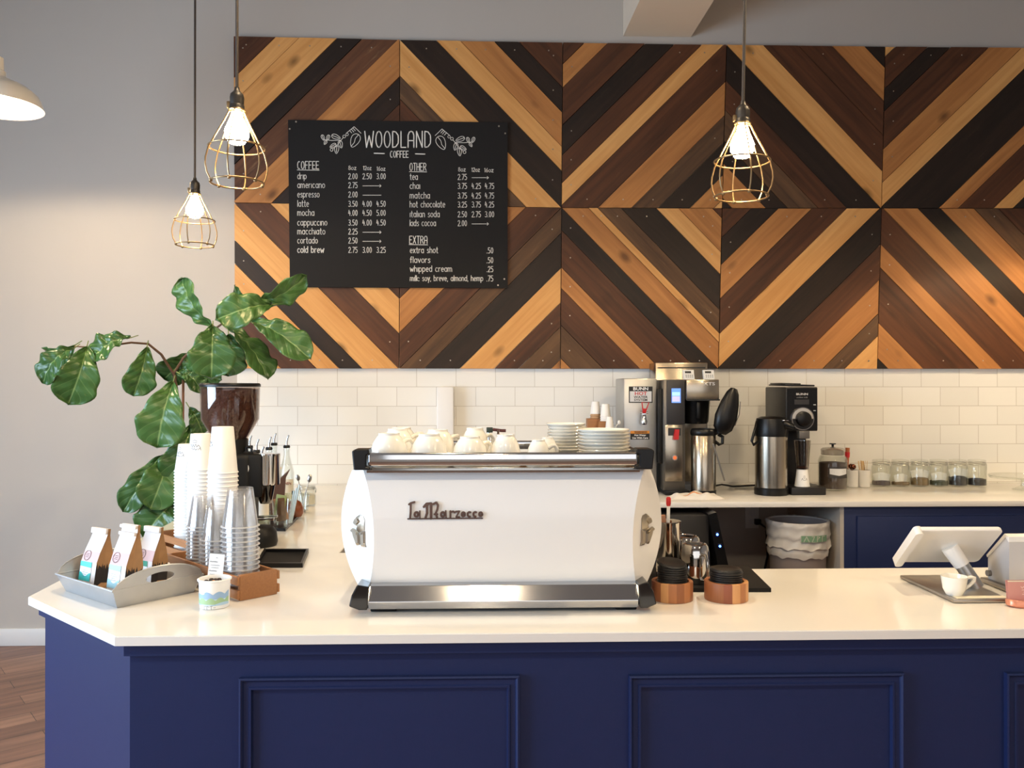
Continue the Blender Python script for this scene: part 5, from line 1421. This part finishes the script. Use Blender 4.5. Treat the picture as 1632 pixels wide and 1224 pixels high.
# small tap on the back counter, seen above the cups
pt_ = D2W(790, 4.15, ZS)
tp_ = thing('water_tap', 'small chrome tap with dark handle on the back counter behind the cups', 'tap', pt_)
k4 = 4.15 / F; hz4 = zat(689, 4.15) - ZS
MB().tube([(-.035, 0, 0), (-.035, 0, hz4 - .0)], .006, 10).build('riser', CHROME, tp_); MB().tube([(.012, 0, 0), (.012, 0, hz4 - .01), (.012, -.03, hz4 + .01), (.012, -.07, hz4 - .02)], .006, 10).build('spout', CHROME, tp_)
bx(tp_, (-.030, 0, hz4 + .012), (.032, .02, .026), mat('dark_green_handle', (44, 54, 44), .5), 'handle', .003); MB().tube([(-.014, 0, hz4 + .014), (.03, 0, hz4 + .008), (.05, 0, hz4 + .008)], .008, 10).build('cross_bar', mat('dark_red_bar', (86, 40, 40), .4), tp_)
# sleeves of tiny paper cups left of the hot water dispenser
KR2 = mat('kraft_cup', (186, 150, 112), .8)
def smallstack(px, D, topy, r, n, m, lab, top):
    h = .062; step = .011
    z0 = zat(topy, D) - h - (n - 1) * step
    pr = cupmesh(r, r * .72, h, .0005, .0012)
    o0 = None
    for i in range(n):
        q = D2W(px, D, z0 + i * step)
        if o0 is None: o = o0 = MB().lathe(pr, 28).build('sample_cup', m, loc=q)
        else: o = o0.copy(); COL.objects.link(o); o.location = q
        if m is KR2 and i > n - 2:
            o.data = o.data.copy(); o.data.materials[0] = PAPER
        tag(o, top if i == n - 1 else lab, 'paper cup', 'small cups left of the hot water dispenser')
    return z0
bz1 = smallstack(949, 4.22, 640, .026, 3, KR2, 'small brown paper cup under the white one, left of the hot water dispenser', 'small white cup on top of the brown cups left of the hot water dispenser')
bz2 = smallstack(965, 4.16, 644, .026, 3, PAPER, 'small white paper cup inside the taller white stack beside the hot water dispenser', 'top cup of the taller white small-cup stack beside the hot water dispenser')
bz3 = smallstack(971.5, 4.09, 664, .021, 2, PAPER, 'tiny white cup inside the shortest stack next to the spoon', 'tiny white cup on top of the shortest stack next to the spoon')
ob = thing('cup_organizer', 'stepped wooden cup organizer mostly hidden behind the saucer stacks', 'organizer', D2W(962, 4.15, ZS))
bx(ob, (-.04, .07, (bz1 - ZS) / 2), (.07, .075, bz1 - ZS - .0006), CRATE, 'rear_block', .002)
bx(ob, (.01, .005, (bz2 - ZS) / 2), (.07, .06, bz2 - ZS - .0006), CRATE, 'middle_block', .002)
bx(ob, (.03, -.06, (bz3 - ZS) / 2), (.11, .06, bz3 - ZS - .0006), CRATE, 'front_block', .002)
mb = MB(); p = D2W(979, 4.09, bz3 + .0008)
mb.tube([(0, 0, 0), (.012, 0, .03), (.020, 0, .038)], .002, 8); mb.sphere((.024, 0, .044), .008, sc=(1, .5, 1.4)); o = mb.build('spoon', WHITE, loc=p)
tag(o, 'small white spoon leaning beside the tiny cups left of the hot water dispenser', 'spoon')

# ================================================================== below the back counter
Dn = 3.955
bn = thing('waste_bin', 'grey waste bin with a white liner bag under the back counter', 'bin', D2W(1271, Dn, .001))
kn_ = Dn / F
tzb = zat(830, Dn)
MB().lathe([(0, 0), (.105, 0), (.11, .01), (.131, tzb - .03), (.135, tzb - .02), (.135, tzb), (.128, tzb), (.124, tzb - .03), (.102, .012), (0, .012)], 40).build('bin_body', mat('bin_grey', (150, 140, 136), .5), bn)
lm_ = MB(); rows = [(.139, tzb - .16), (.1405, tzb - .03), (.1445, tzb + .004), (.153, tzb + .006), (.157, tzb - .01), (.153, tzb - .03), (.157, tzb - .06), (.152, tzb - .075), (.158, tzb - .105), (.160, tzb - .112), (.149, tzb - .118), (.152, tzb - .135), (.149, tzb - .155)]
def bagp(u, v):
    i = min(len(rows) - 2, int(v * (len(rows) - 1))); f = v * (len(rows) - 1) - i
    r_ = lerp(rows[i][0], rows[i + 1][0], f); z = lerp(rows[i][1], rows[i + 1][1], f); a = 2 * pi * u
    w_ = (.003 * sin(a * 9 + v * 8) + .002 * sin(a * 17 + v * 15)) if v > .25 else 0
    r_ -= .0145
    return ((r_ + max(-.001, w_)) * cos(a), (r_ + max(-.001, w_)) * sin(a), z + w_ * 1.5)
lm_.grid(bagp, 90, 36)
BAG = mat('bin_liner', (206, 202, 196), .4)
lo_ = lm_.build('bin_liner', BAG, bn, ang=60, fix=False)
gl_ = MB()
def Pg(x, y, h=0): return (.1495 * sin((x + .01) / .15), -.1495 * cos((x + .01) / .15), tzb - .075 + y * .85)
gl_.grid(lambda u, v: Pg(lerp(-.048, .085, u), lerp(0, .034, v)), 16, 1, 0)
Pw = lambda x, y, h=0: V(Pg(x, y)) * 1.0 + V((0, -.0012, 0))
ribbons(gl_, [[(-.05, 0), (-.05, .03)], [(-.038, .0), (-.025, .03), (-.012, .0)], [(-.0, .03), (.012, .03), (.0, .0), (.014, 0)], [(.026, 0), (.026, .03), (.04, .026), (.026, .014)], [(.054, 0), (.054, .03), (.07, .03)]], .004, Pw, 1)
gl_.build('green_print', [mat('liner_green', (120, 158, 128), .5), mat('liner_pale', (190, 196, 180), .5)], lo_, smooth=False, fix=False)
ws = MB().lathe([(0, .05), (.10, .05), (.112, tzb - .12), (.07, tzb - .09), (0, tzb - .10)], 24).build('rubbish', mat('brown_rubbish', (96, 82, 72), .9, bump=1, nscale=30), bn)
# wall outlet and hanging cord
po = PY(1198, 824, W)
ot = thing('wall_outlet', 'pale wall outlet under the back counter, left of the waste bin', 'outlet', (po.x, W - .0005, po.z))
bx(ot, (0, -.003, 0), (.075, .006, .118), TRIMW, 'cover_plate', .002); 
for z in (-.022, .022): MB().cyl((0, -.006, z), .016, .002, axis='y').build('socket_face', LBW, ot)
pl = MB(); pw = po
o = MB()
o.box((pw.x + .025, W - .022, pw.z - .022), (.032, .03, .03), bev=.004)
o.tube([(pw.x + .03, W - .04, pw.z - .026), (pw.x + .06, W - .06, pw.z - .05), (pw.x + .065, W - .06, pw.z - .2), (pw.x + .03, W - .07, pw.z - .34), (pw.x - .02, W - .07, pw.z - .60), (pw.x - .03, W - .07, .006)], .006, 8)
o = o.build('power_cord', BLACK); tag(o, 'black power cord plugged into the outlet under the back counter, hanging down', 'cord')
# black undercounter machine with two blue lights
Du = 3.72; ku = Du / F
pu = D2W(1100, Du, .001)
um = thing('undercounter_machine', 'black undercounter machine with two blue lights, right of the espresso machine', 'undercounter appliance', pu)
ux = lambda px: (px - 1100) * ku
uz = lambda py: zat(py, Du) - .001
x_l = .675 - pu.x
SHAD = mat('undercounter_black', (34, 32, 32), .45)
MB().box(((x_l + ux(1131)) / 2, .24, .39), (ux(1131) - x_l, .46, .775), bev=.004).build('cabinet', SHAD, um)
MB().prism([(ux(1128), uz(819)), (ux(1140), uz(815.5)), (ux(1143.5), uz(830)), (ux(1160), uz(905)), (ux(1178), uz(1000)), (ux(1160), uz(1000)), (ux(1143), uz(905))], -.02, .30, 'y').build('control_column', BLACK, um, smooth=False)
for px, py in ((1141, 850.5), (1145.2, 869)):
    MB().box((ux(px), -.0215, uz(py)), (.016, .004, .022), bev=.001).build('light_window', mat('dark_blue_window', (16, 22, 60), .3), um)
    MB().sphere((ux(px), -.024, uz(py)), .0052, seg=10).build('indicator_light', mat('blue_led', (60, 110, 255), .3, emit=9), um)

# ================================================================== right part of the front counter
# black bar mat with pitchers
q = [PZ(1036, 944, ZT), PZ(1229, 944, ZT), PZ(1189, 905, ZT), PZ(1024, 905, ZT)]
q[2].y = min(q[2].y, yr - .004); q[3].y = q[2].y
cq = sum(q, V()) / 4
mtt = MB(); o = mtt.prism([(p.x - cq.x, p.y - cq.y) for p in q], 0, .010).build('bar_mat', RUBBER, loc=(cq.x, cq.y, ZS), smooth=False)
tag(o, 'thick black rubber bar mat right of the espresso machine', 'mat')
ZM = ZS + .0105
MIR = mat('mirror_steel', (206, 202, 196), .07, 1.0)
p = D2W(1107, 2.19, ZM)
tpit = thing('milk_pitcher', 'upturned shiny steel milk pitcher on the black bar mat', 'pitcher', p, R(-75))
MB().lathe([(.036, 0), (.0375, .003), (.0385, .03), (.0375, .075), (.0345, .092), (.030, .099), (.026, .100), (.024, .098), (0, .098), (0, .094), (.027, .095), (.0365, .07), (.0372, .03), (.0345, 0), (.036, 0)], 44).build('jug', MIR, tpit)
MB().tube([(.037, 0, .012), (.060, 0, .014), (.066, 0, .03), (.064, 0, .066), (.056, 0, .078), (.036, 0, .076)], .0042, 10).build('handle', MIR, tpit)
o = dup(tpit, D2W(1094, 2.305, ZM), R(150), 'steel milk pitcher half hidden behind the upturned one')
p = D2W(1064, 2.25, ZM)
tall = MB().lathe([(0, 0), (.030, 0), (.031, .003), (.0345, .145), (.036, .148), (.0345, .149), (.033, .146), (.0295, .004), (0, .004)], 40).build('steel_beaker', MIR, loc=p)
tag(tall, 'tall open steel beaker holding brush and thermometer beside the espresso machine', 'beaker')
th_ = thing('thermometer', 'white probe thermometer with a red end standing in the steel beaker', 'thermometer', p + V((.004, .004, .008)))
tt_ = zat(797, 2.25) - p.z - .008
MB().tube([(0, 0, 0), (-.002, 0, .17), (-.002, 0, tt_ - .06)], .002, 8).build('probe', STEEL, th_)
MB().tube([(-.002, 0, tt_ - .064), (-.001, 0, tt_ - .014)], .0045, 10).build('white_sleeve', CARD, th_)
MB().lathe([(0, 0), (.005, 0), (.0065, .006), (.0065, .02), (.004, .024), (0, .024)], 16, 0, TO((-.001, 0, tt_ - .016))).build('red_end', RED, th_)
bsr = MB().box((0, 0, .085), (.028, .008, .15), bev=.003).build('wooden_brush', mat('brush_wood', (150, 104, 78), .6), loc=p + V((-.010, -.006, .008))); bsr.rotation_euler = (R(4), R(-5), 0)
tag(bsr, 'brown wooden brush handle standing in the tall steel beaker', 'brush')
for i, (dx, dy) in enumerate(((.016, .0), (.008, -.014))):
    s_ = MB().tube([(0, 0, 0), (.003, 0, .12)], .003, 8).build('bar_spoon', CHROME, loc=p + V((dx, dy, .008)))
    tag(s_, 'steel bar spoon stem inside the tall steel beaker', 'spoon', 'spoons in the beaker')
# wooden rings of black lids
ACM = [mat('acacia_dark', (150, 94, 60), .5, noise=.15, nscale=12, stretch=(30, 30, 2)), mat('acacia_light', (206, 152, 100), .5, noise=.12, nscale=12, stretch=(30, 30, 2)), mat('acacia_mid', (176, 116, 74), .5, noise=.12, nscale=12, stretch=(30, 30, 2)), mat('acacia_red', (136, 76, 52), .5, noise=.12, nscale=12, stretch=(30, 30, 2))]
def lid_ring(px, D, r, h, rl, n, rot, lab, lablid, labtop, zoff=0):
    p = D2W(px, D, ZS)
    mb = MB(); seg = 64; pr = [(r * .80, .006), (r * .80, h - .001), (r * .81, h), (r * .985, h), (r, h - .0015), (r, .0015), (r * .985, 0), (0, 0)]
    vs = []; 
    for (rr_, z) in pr[:-1]:
        for i in range(seg): a = 2 * pi * i / seg; vs.append((rr_ * cos(a), rr_ * sin(a), z))
    pat = [0, 2, 1, 0, 3, 2, 0, 1, 2, 3, 0, 2, 1, 0, 2, 3]
    random.seed(int(px)); pat = [random.choice((0, 1, 2, 3, 0, 2)) for _ in range(16)]
    mb.v.extend(V(p_) for p_ in vs)
    for a in range(len(pr) - 2):
        for i in range(seg):
            j = (i + 1) % seg; mb.f.append([a * seg + i, a * seg + j, (a + 1) * seg + j, (a + 1) * seg + i]); mb.m.append(pat[i // 4])
    mb.lathe([(0, .0004), (r * .985, .0004), (r * .8, .006), (0, .006)], seg, 0)
    t = mb.build('wooden_ring', ACM, loc=p)
    tag(t, lab, 'lid holder', 'round wooden lid holders')
    prl = [(0, .0042), (rl * .6, .0042), (rl * .72, .0062), (rl * .90, .0062), (rl * .93, .0042), (rl * .985, .0035), (rl, .002), (rl * .985, .0006), (rl * .92, 0), (rl * .9, .0026), (rl * .89, .0046), (rl * .73, .0046), (rl * .61, .0026), (0, .0026)]
    o0 = None
    for i in range(n):
        q = p + V((random.uniform(-.0012, .0012), random.uniform(-.0012, .0012) , .0065 + i * .0052))
        if o0 is None: o = o0 = MB().lathe(prl, 40).build('cup_cover', mat('lid_black', (20, 20, 21), .4), loc=q)
        else: o = o0.copy(); COL.objects.link(o); o.location = q
        if i == n - 1 and zoff: o.rotation_euler = (R(9), R(4), 0); o.location.z += .005
        tag(o, labtop if i == n - 1 else lablid, 'cup lid', 'black cup lids in the wooden rings')
lid_ring(1157, 2.055, .0525, .045, .0390, 13, 0, 'round wooden lid holder standing free on the right', 'black cup lid inside the right-hand wooden ring', 'top black cup lid in the right-hand wooden ring')
lid_ring(1071, 2.055, .0500, .045, .0365, 15, 1, 'round wooden lid holder close to the corner of the espresso machine', 'black cup lid inside the left-hand wooden ring', 'tilted top black cup lid in the left-hand wooden ring', 1)

# tablet register
WPL = mat('white_stand_plastic', (236, 234, 230), .3, coat=.2)
ALU = mat('anodised_aluminium', (168, 160, 150), .35, .9)
q = [PZ(1520, 962, ZT), PZ(1607, 959, ZT), PZ(1603, 922, ZT), PZ(1437, 922, ZT)]
xa, xb, ya, yb2 = q[0].x, q[1].x, q[0].y, q[3].y
xm, ym = (xa + xb) / 2, (ya + yb2) / 2
pos = thing('tablet_register', 'white tablet register on a tilted stand with flat metal base', 'tablet', (xm, ym, ZS))
bx(pos, (0, 0, .005), (xb - xa, yb2 - ya, .009), ALU, 'base_plate', .003)
a0, a1 = D2W(1461, 2.10, py=842), D2W(1434, 2.22, py=893)
a2 = D2W(1599, 2.10, py=842)
loc = lambda p: p - V((xm, ym, ZS))
A0, A1, A2 = loc(a0), loc(a1), loc(a2)
ux_ = (A2 - A0).normalized(); dn = (A1 - A0); dn -= ux_ * dn.dot(ux_); ln_ = dn.length; dn.normalize(); nn = ux_.cross(dn)
if nn.y > 0: nn = -nn
wdt = (A2 - A0).length
Mt = MX(((ux_.x, dn.x, nn.x, (A0 + ux_ * wdt / 2 + dn * ln_ / 2).x), (ux_.y, dn.y, nn.y, (A0 + ux_ * wdt / 2 + dn * ln_ / 2).y), (ux_.z, dn.z, nn.z, (A0 + ux_ * wdt / 2 + dn * ln_ / 2).z), (0, 0, 0, 1)))
def rrect(w, h, r, n=6):
    return [(sx_ * (w / 2 - r) + r * cos(R(a0_ + 90 * i / n)), sy_ * (h / 2 - r) + r * sin(R(a0_ + 90 * i / n))) for sx_, sy_, a0_ in ((1, 1, 0), (-1, 1, 90), (-1, -1, 180), (1, -1, 270)) for i in range(n + 1)]
tb = MB(); tb.prism(rrect(wdt, ln_, .014), -.006, .006, 'z', 0, Mt); to = tb.build('tablet_case', WPL, pos, ang=50)
bvm = to.modifiers.new('bevel', 'BEVEL'); bvm.width = .003; bvm.segments = 3; bvm.limit_method = 'ANGLE'
MB().prism(rrect(wdt * .84, ln_ * .86, .006), -.0068, -.0060, 'z', 0, Mt).build('screen', mat('tablet_screen', (20, 22, 26), .08), to, smooth=False)
cr_ = MB(); cr_.prism(rrect(.020, ln_ * 1.04, .009), -.006, .016, 'z', 0, Mt @ TO((-wdt / 2 + .004, .002, 0))); co = cr_.build('card_reader', WPL, pos, ang=50)
top = Mt @ V((-.005, -.01, .008)); foot = V((D2W(1556, 2.13, ZS + .01) - V((xm, ym, ZS))).to_tuple())
top = loc(D2W(1513, 2.155, py=872)); foot = loc(D2W(1557, 2.13, ZS + .0095))
mid = top.lerp(foot, .45)
MB().tube([top, mid], [.0215, .0190], 20).build('arm_sleeve', WPL, pos)
MB().tube([mid, foot], [.0175, .0170], 20).build('arm', mat('silver_arm', (180, 178, 174), .3, .8), pos)
# small white cup on the base
pcx = D2W(1520, 2.055, ZS + .0098)
wc = thing('coffee_cup', 'small white cup standing on the metal base of the tablet register', 'cup', pcx)
MB().lathe([(0, 0), (.018, 0), (.0195, .002), (.026, .016), (.0305, .045), (.0312, .046), (.0288, .046), (.0245, .017), (.018, .005), (0, .005)], 40).build('bowl', WHITE, wc)
MB().tube([(.0285, 0, .040), (.042, 0, .043), (.051, 0, .041), (.050, 0, .034), (.038, 0, .022), (.025, 0, .014)], [.0045, .004, .0042, .004, .004, .0045], 10).build('handle', WHITE, wc)
# paper slips
pr_ = PZ(1560, 953, ZS + .0098)
o = MB().box((0, 0, .0006), (.125, .022, .0012)).build('paper_slip', mat('cream_paper', (232, 222, 196), .8), loc=(xm + .004, ya + .017, ZS + .0098), smooth=False)
tag(o, 'cream paper slip lying on the front edge of the tablet base', 'paper slip', 'paper slips by the register')
# receipt printer seen from behind
rp = D2W(1588, 2.17, ZS)
rt_ = thing('receipt_printer', 'grey box with white rounded top cut off by the right edge, beside the tablet', 'receipt printer', (rp.x + .10, 2.14, ZS))
GRYP = mat('pale_grey_plastic', (196, 194, 194), .4)
yN, yFar = -.055, .035
wn = 2.14 - .055
zN = zat(858, wn); zF = zat(888, wn + .09)
prf = [(yFar, .014), (yFar, zF - ZS - .008), (yN + .012, zN - ZS - .006), (yN, zN - ZS - .016), (yN, .014)]
MB().prism(prf, -.097, .12, 'x').build('printer_body', GRYP, rt_, smooth=False)
lidp = [(yFar, zF - ZS - .008), (yFar + .004, zF - ZS - .002), (yN + .016, zN - ZS + .003), (yN - .002, zN - ZS - .002), (yN - .003, zN - ZS - .016), (yN, zN - ZS - .016), (yN + .012, zN - ZS - .006)]
lo2 = MB(); lo2.prism(lidp, -.100, .123, 'x'); l2o = lo2.build('printer_lid', WPL, rt_, smooth=False)
bv = l2o.modifiers.new('bevel', 'BEVEL'); bv.width = .0025; bv.segments = 3
bx(rt_, (.01, -.005, .007), (.235, .12, .013), ALU, 'base_plate', .003)
MB().cyl((-.106, yFar - .01, .03), .008, .014, axis='x').build('side_knob', mat('grey_knob', (120, 114, 108), .5), rt_)
# pink card stand
pk = D2W(1622, 1.995, ZS)
kt_ = thing('card_holder', 'shiny pink copper holder of pink cards at the right edge of the counter', 'card holder', (pk.x + .012, pk.y - .01, ZS))
MB().lathe([(0, 0), (.040, 0), (.046, .004), (.047, .014), (.044, .018), (.040, .014), (0, .010)], 40, 0, MX.Diagonal((1, .6, 1, 1))).build('holder', mat('copper_pink', (214, 140, 110), .3, .4), kt_)
for i in range(4):
    o = MB().box((0, 0, .024), (.085, .001, .046)).build('business_card', [mat('pink_card', (206, 146, 136), .6)], loc=(pk.x + .012, pk.y - .013 + .003 * i, ZS + .0125), smooth=False)
    o.rotation_euler = (R(-6), 0, 0)
    tag(o, 'front pink card with pale print in the copper holder' if i == 0 else 'pink card stacked behind the printed front card', 'card', 'pink cards in the copper holder')
    if i == 0:
        w_ = MB(); ribbons(w_, [[(-.012, .034), (-.009, .030), (-.006, .034), (-.003, .030), (0, .034)], [(.003, .032), (.012, .032)], [(-.01, .026), (.01, .026)], [(-.006, .021), (.008, .021)], [(-.01, .016), (.012, .016)]], .0014, lambda x, y, h=0: (x, -.0008, y))
        w_.build('card_print', mat('pale_pink_print', (236, 206, 196), .6), o, smooth=False, fix=False)
        e_ = MB(); e_.box((0, 0, .0462), (.085, .0014, .0022)); e_.build('pale_edge', mat('cream_paper', (232, 222, 196), .8), o, smooth=False)

# ================================================================== fig plant
def leafmat():
    m = bpy.data.materials.new('fig_leaf'); m.use_nodes = True
    nt = m.node_tree; b = nt.nodes['Principled BSDF']; L = nt.links.new; N = nt.nodes.new
    b.inputs['Roughness'].default_value = .32
    tc = N('ShaderNodeTexCoord'); sp = N('ShaderNodeSeparateXYZ'); L(tc.outputs['UV'], sp.inputs[0])
    def M_(op, a, bb=None, c=None):
        n = N('ShaderNodeMath'); n.operation = op
        for i, x in enumerate((a, bb, c)):
            if x is None: continue
            if isinstance(x, (int, float)): n.inputs[i].default_value = x
            else: L(x, n.inputs[i])
        return n.outputs[0]
    d = M_('ABSOLUTE', M_('SUBTRACT', sp.outputs[0], .5))                   # distance from the midrib
    mid_ = M_('LESS_THAN', d, .018)
    s = M_('FRACT', M_('MULTIPLY', M_('SUBTRACT', sp.outputs[1], M_('MULTIPLY', d, .55)), 6.0))
    vd = M_('ABSOLUTE', M_('SUBTRACT', s, .5))
    vein = M_('LESS_THAN', vd, .045)
    al = M_('MAXIMUM', mid_, M_('MULTIPLY', vein, .3))
    nz = N('ShaderNodeTexNoise'); nz.inputs['Scale'].default_value = 9; L(tc.outputs['Object'], nz.inputs['Vector'])
    ob = N('ShaderNodeObjectInfo')
    base = N('ShaderNodeMix'); base.data_type = 'RGBA'; base.inputs[6].default_value = lin((38, 74, 34)) + (1,); base.inputs[7].default_value = lin((82, 122, 62)) + (1,)
    L(M_('ADD', M_('MULTIPLY', nz.outputs['Fac'], .45), M_('MULTIPLY', M_('SUBTRACT', ob.outputs['Color'], 0) if False else ob.outputs['Random'], .5)), base.inputs[0])
    mx = N('ShaderNodeMix'); mx.data_type = 'RGBA'; mx.inputs[7].default_value = lin((118, 146, 88)) + (1,)
    L(al, mx.inputs[0]); L(base.outputs[2], mx.inputs[6]); L(mx.outputs[2], b.inputs['Base Color'])
    h = M_('ADD', M_('MULTIPLY', vd, 1.0), M_('MINIMUM', M_('MULTIPLY', d, 6.0), .5))
    bp = N('ShaderNodeBump'); bp.inputs['Strength'].default_value = .7; bp.inputs['Distance'].default_value = .006; L(h, bp.inputs['Height']); L(bp.outputs[0], b.inputs['Normal'])
    return m
LEAF = leafmat()
LEAVES = [  # base px,py,D ; tip px,py,D ; width px ; roll degrees ; curl
 (340, 519, 3.62, 281, 447, 3.55, 36, 45, .02), (403, 478, 3.55, 487, 451, 3.50, 34, -35, .03), (432, 486, 3.50, 350, 503, 3.35, 52, -15, .03), (404, 479, 3.60, 366, 468, 3.62, 34, 20, .02),
 (402, 514, 3.60, 492, 562, 3.50, 46, 25, .03), (362, 524, 3.58, 432, 596, 3.50, 34, 50, .02), (339, 521, 3.50, 337, 597, 3.42, 70, 0, .03), (364, 533, 3.62, 366, 598, 3.60, 50, 10, .03),
 (300, 562, 3.72, 262, 606, 3.70, 50, 10, .02), (284, 585, 3.70, 348, 606, 3.66, 50, -10, .02), (288, 596, 3.62, 325, 619, 3.56, 26, 35, .02),
 (234, 553, 3.60, 215, 631, 3.56, 48, 10, .02), (209, 538, 3.58, 142, 566, 3.50, 34, -42, .02), (138, 553, 3.55, 112, 641, 3.47, 64, 5, .04), (118, 555, 3.50, 61, 603, 3.42, 36, -30, .03), (121, 549, 3.58, 75, 576, 3.60, 44, 10, .03),
 (276, 609, 3.50, 248, 711, 3.42, 72, -8, .03), (302, 650, 3.60, 325, 690, 3.60, 32, 10, .02), (306, 678, 3.62, 276, 778, 3.50, 60, -5, .03), (266, 724, 3.58, 194, 812, 3.45, 42, -12, .03), (268, 726, 3.60, 244, 806, 3.45, 62, 8, .03), (276, 804, 3.60, 230, 850, 3.48, 62, -10, .03)]
tpx = [(288, 850, 3.72), (287, 760, 3.70), (290, 700, 3.70), (283, 640, 3.68), (278, 598, 3.66)]
trunk = [D2W(a, d, py=b) for a, b, d in tpx]
root = D2W(262, 3.78, 0.0); root.x -= .06
fg = thing('fig_plant', 'tall fiddle leaf fig with large green leaves behind the left end of the counter', 'potted plant', (root.x, root.y, .001))
ro = V((root.x, root.y, .001))
MB().lathe([(0, 0), (.11, 0), (.13, .02), (.15, .27), (.155, .29), (.14, .29), (.135, .26), (0, .26)], 36).build('pot', mat('clay_pot', (150, 146, 140), .7), fg)
BARK = mat('fig_bark', (96, 70, 52), .8, noise=.2, nscale=40)
pts = [V((0, 0, .25)), (trunk[0] - ro) * .6 + V((0, 0, .12))] + [p - ro for p in trunk]
MB().tube(pts, [.014, .013, .012, .011, .010, .009, .007], 10).build('trunk', BARK, fg)
for br_ in ([(278, 598, 3.66), (257, 565, 3.64), (236, 548, 3.62), (209, 546, 3.58), (150, 554, 3.56), (119, 552, 3.55)], [(278, 594, 3.66), (292, 571, 3.66), (318, 545, 3.64), (347, 521, 3.62), (375, 500, 3.6), (402, 478, 3.57)]):
    MB().tube([D2W(a, d, py=b) - ro for a, b, d in br_], [.006, .0055, .005, .0045, .004, .003], 8).build('branch', BARK, fg)
st = [D2W(292, 3.72, py=596) - ro, D2W(291, 3.735, py=760) - ro, V((.03, .02, .26))]
MB().tube(st, .006, 8).build('wooden_stake', mat('stake_wood', (150, 96, 62), .7), fg)
vw = V((0, 0, ZC))
for k, (bxp, byp, bd, txp, typ, td, wpx, roll, curl) in enumerate(LEAVES):
    P0, P1_ = D2W(bxp, bd, py=byp), D2W(txp, td, py=typ)
    ax = P1_ - P0; L_ = ax.length; ax.normalize()
    view = (vw - (P0 + P1_) / 2).normalized()
    sd = ax.cross(view).normalized(); nr = sd.cross(ax).normalized()
    if nr.dot(view) < 0: nr = -nr
    rl2 = R(roll); sd, nr = sd * cos(rl2) + nr * sin(rl2), nr * cos(rl2) - sd * sin(rl2)
    hw_ = wpx * (bd + td) / 2 / F / 2 / max(.55, cos(rl2)) * 1.22
    random.seed(k * 7 + 1); ph_ = random.uniform(0, 6)
    def lf(u, v):
        s = (u - .5) * 2
        wv_ = (v ** .62) * (1 - v ** 5.5) ** .62 * (.82 + .28 * v) * 1.12 if 0 < v < 1 else 0
        edge_ = 1 + .05 * sin(v * 21 + ph_) * abs(s)
        x = s * hw_ * max(wv_, .02 if v < .02 else 0) * edge_
        z = .16 * abs(s) * hw_ * 1.2 + curl * 1.4 * sin(pi * v) - curl * 1.8 * v * v + .010 * sin(v * 17 + s * 2.5 + ph_) * abs(s) ** 1.5 + .004 * sin(v * 30 + ph_)
        return P0 - ro + ax * (L_ * v) + sd * x + nr * (z * 1.0)
    lb_ = MB().grid(lf, 12, 26, uv=True)
    lo_ = lb_.build('leaf', LEAF, fg, ang=180, fix=False)
    so = lo_.modifiers.new('thickness', 'SOLIDIFY'); so.thickness = .0008
    MB().tube([P0 - ro - ax * .03 + nr * -.004, P0 - ro, P0 - ro + ax * .02 + nr * curl * .2], .0022, 6).build('leaf_stalk', mat('stalk_green', (116, 128, 70), .6), lo_)
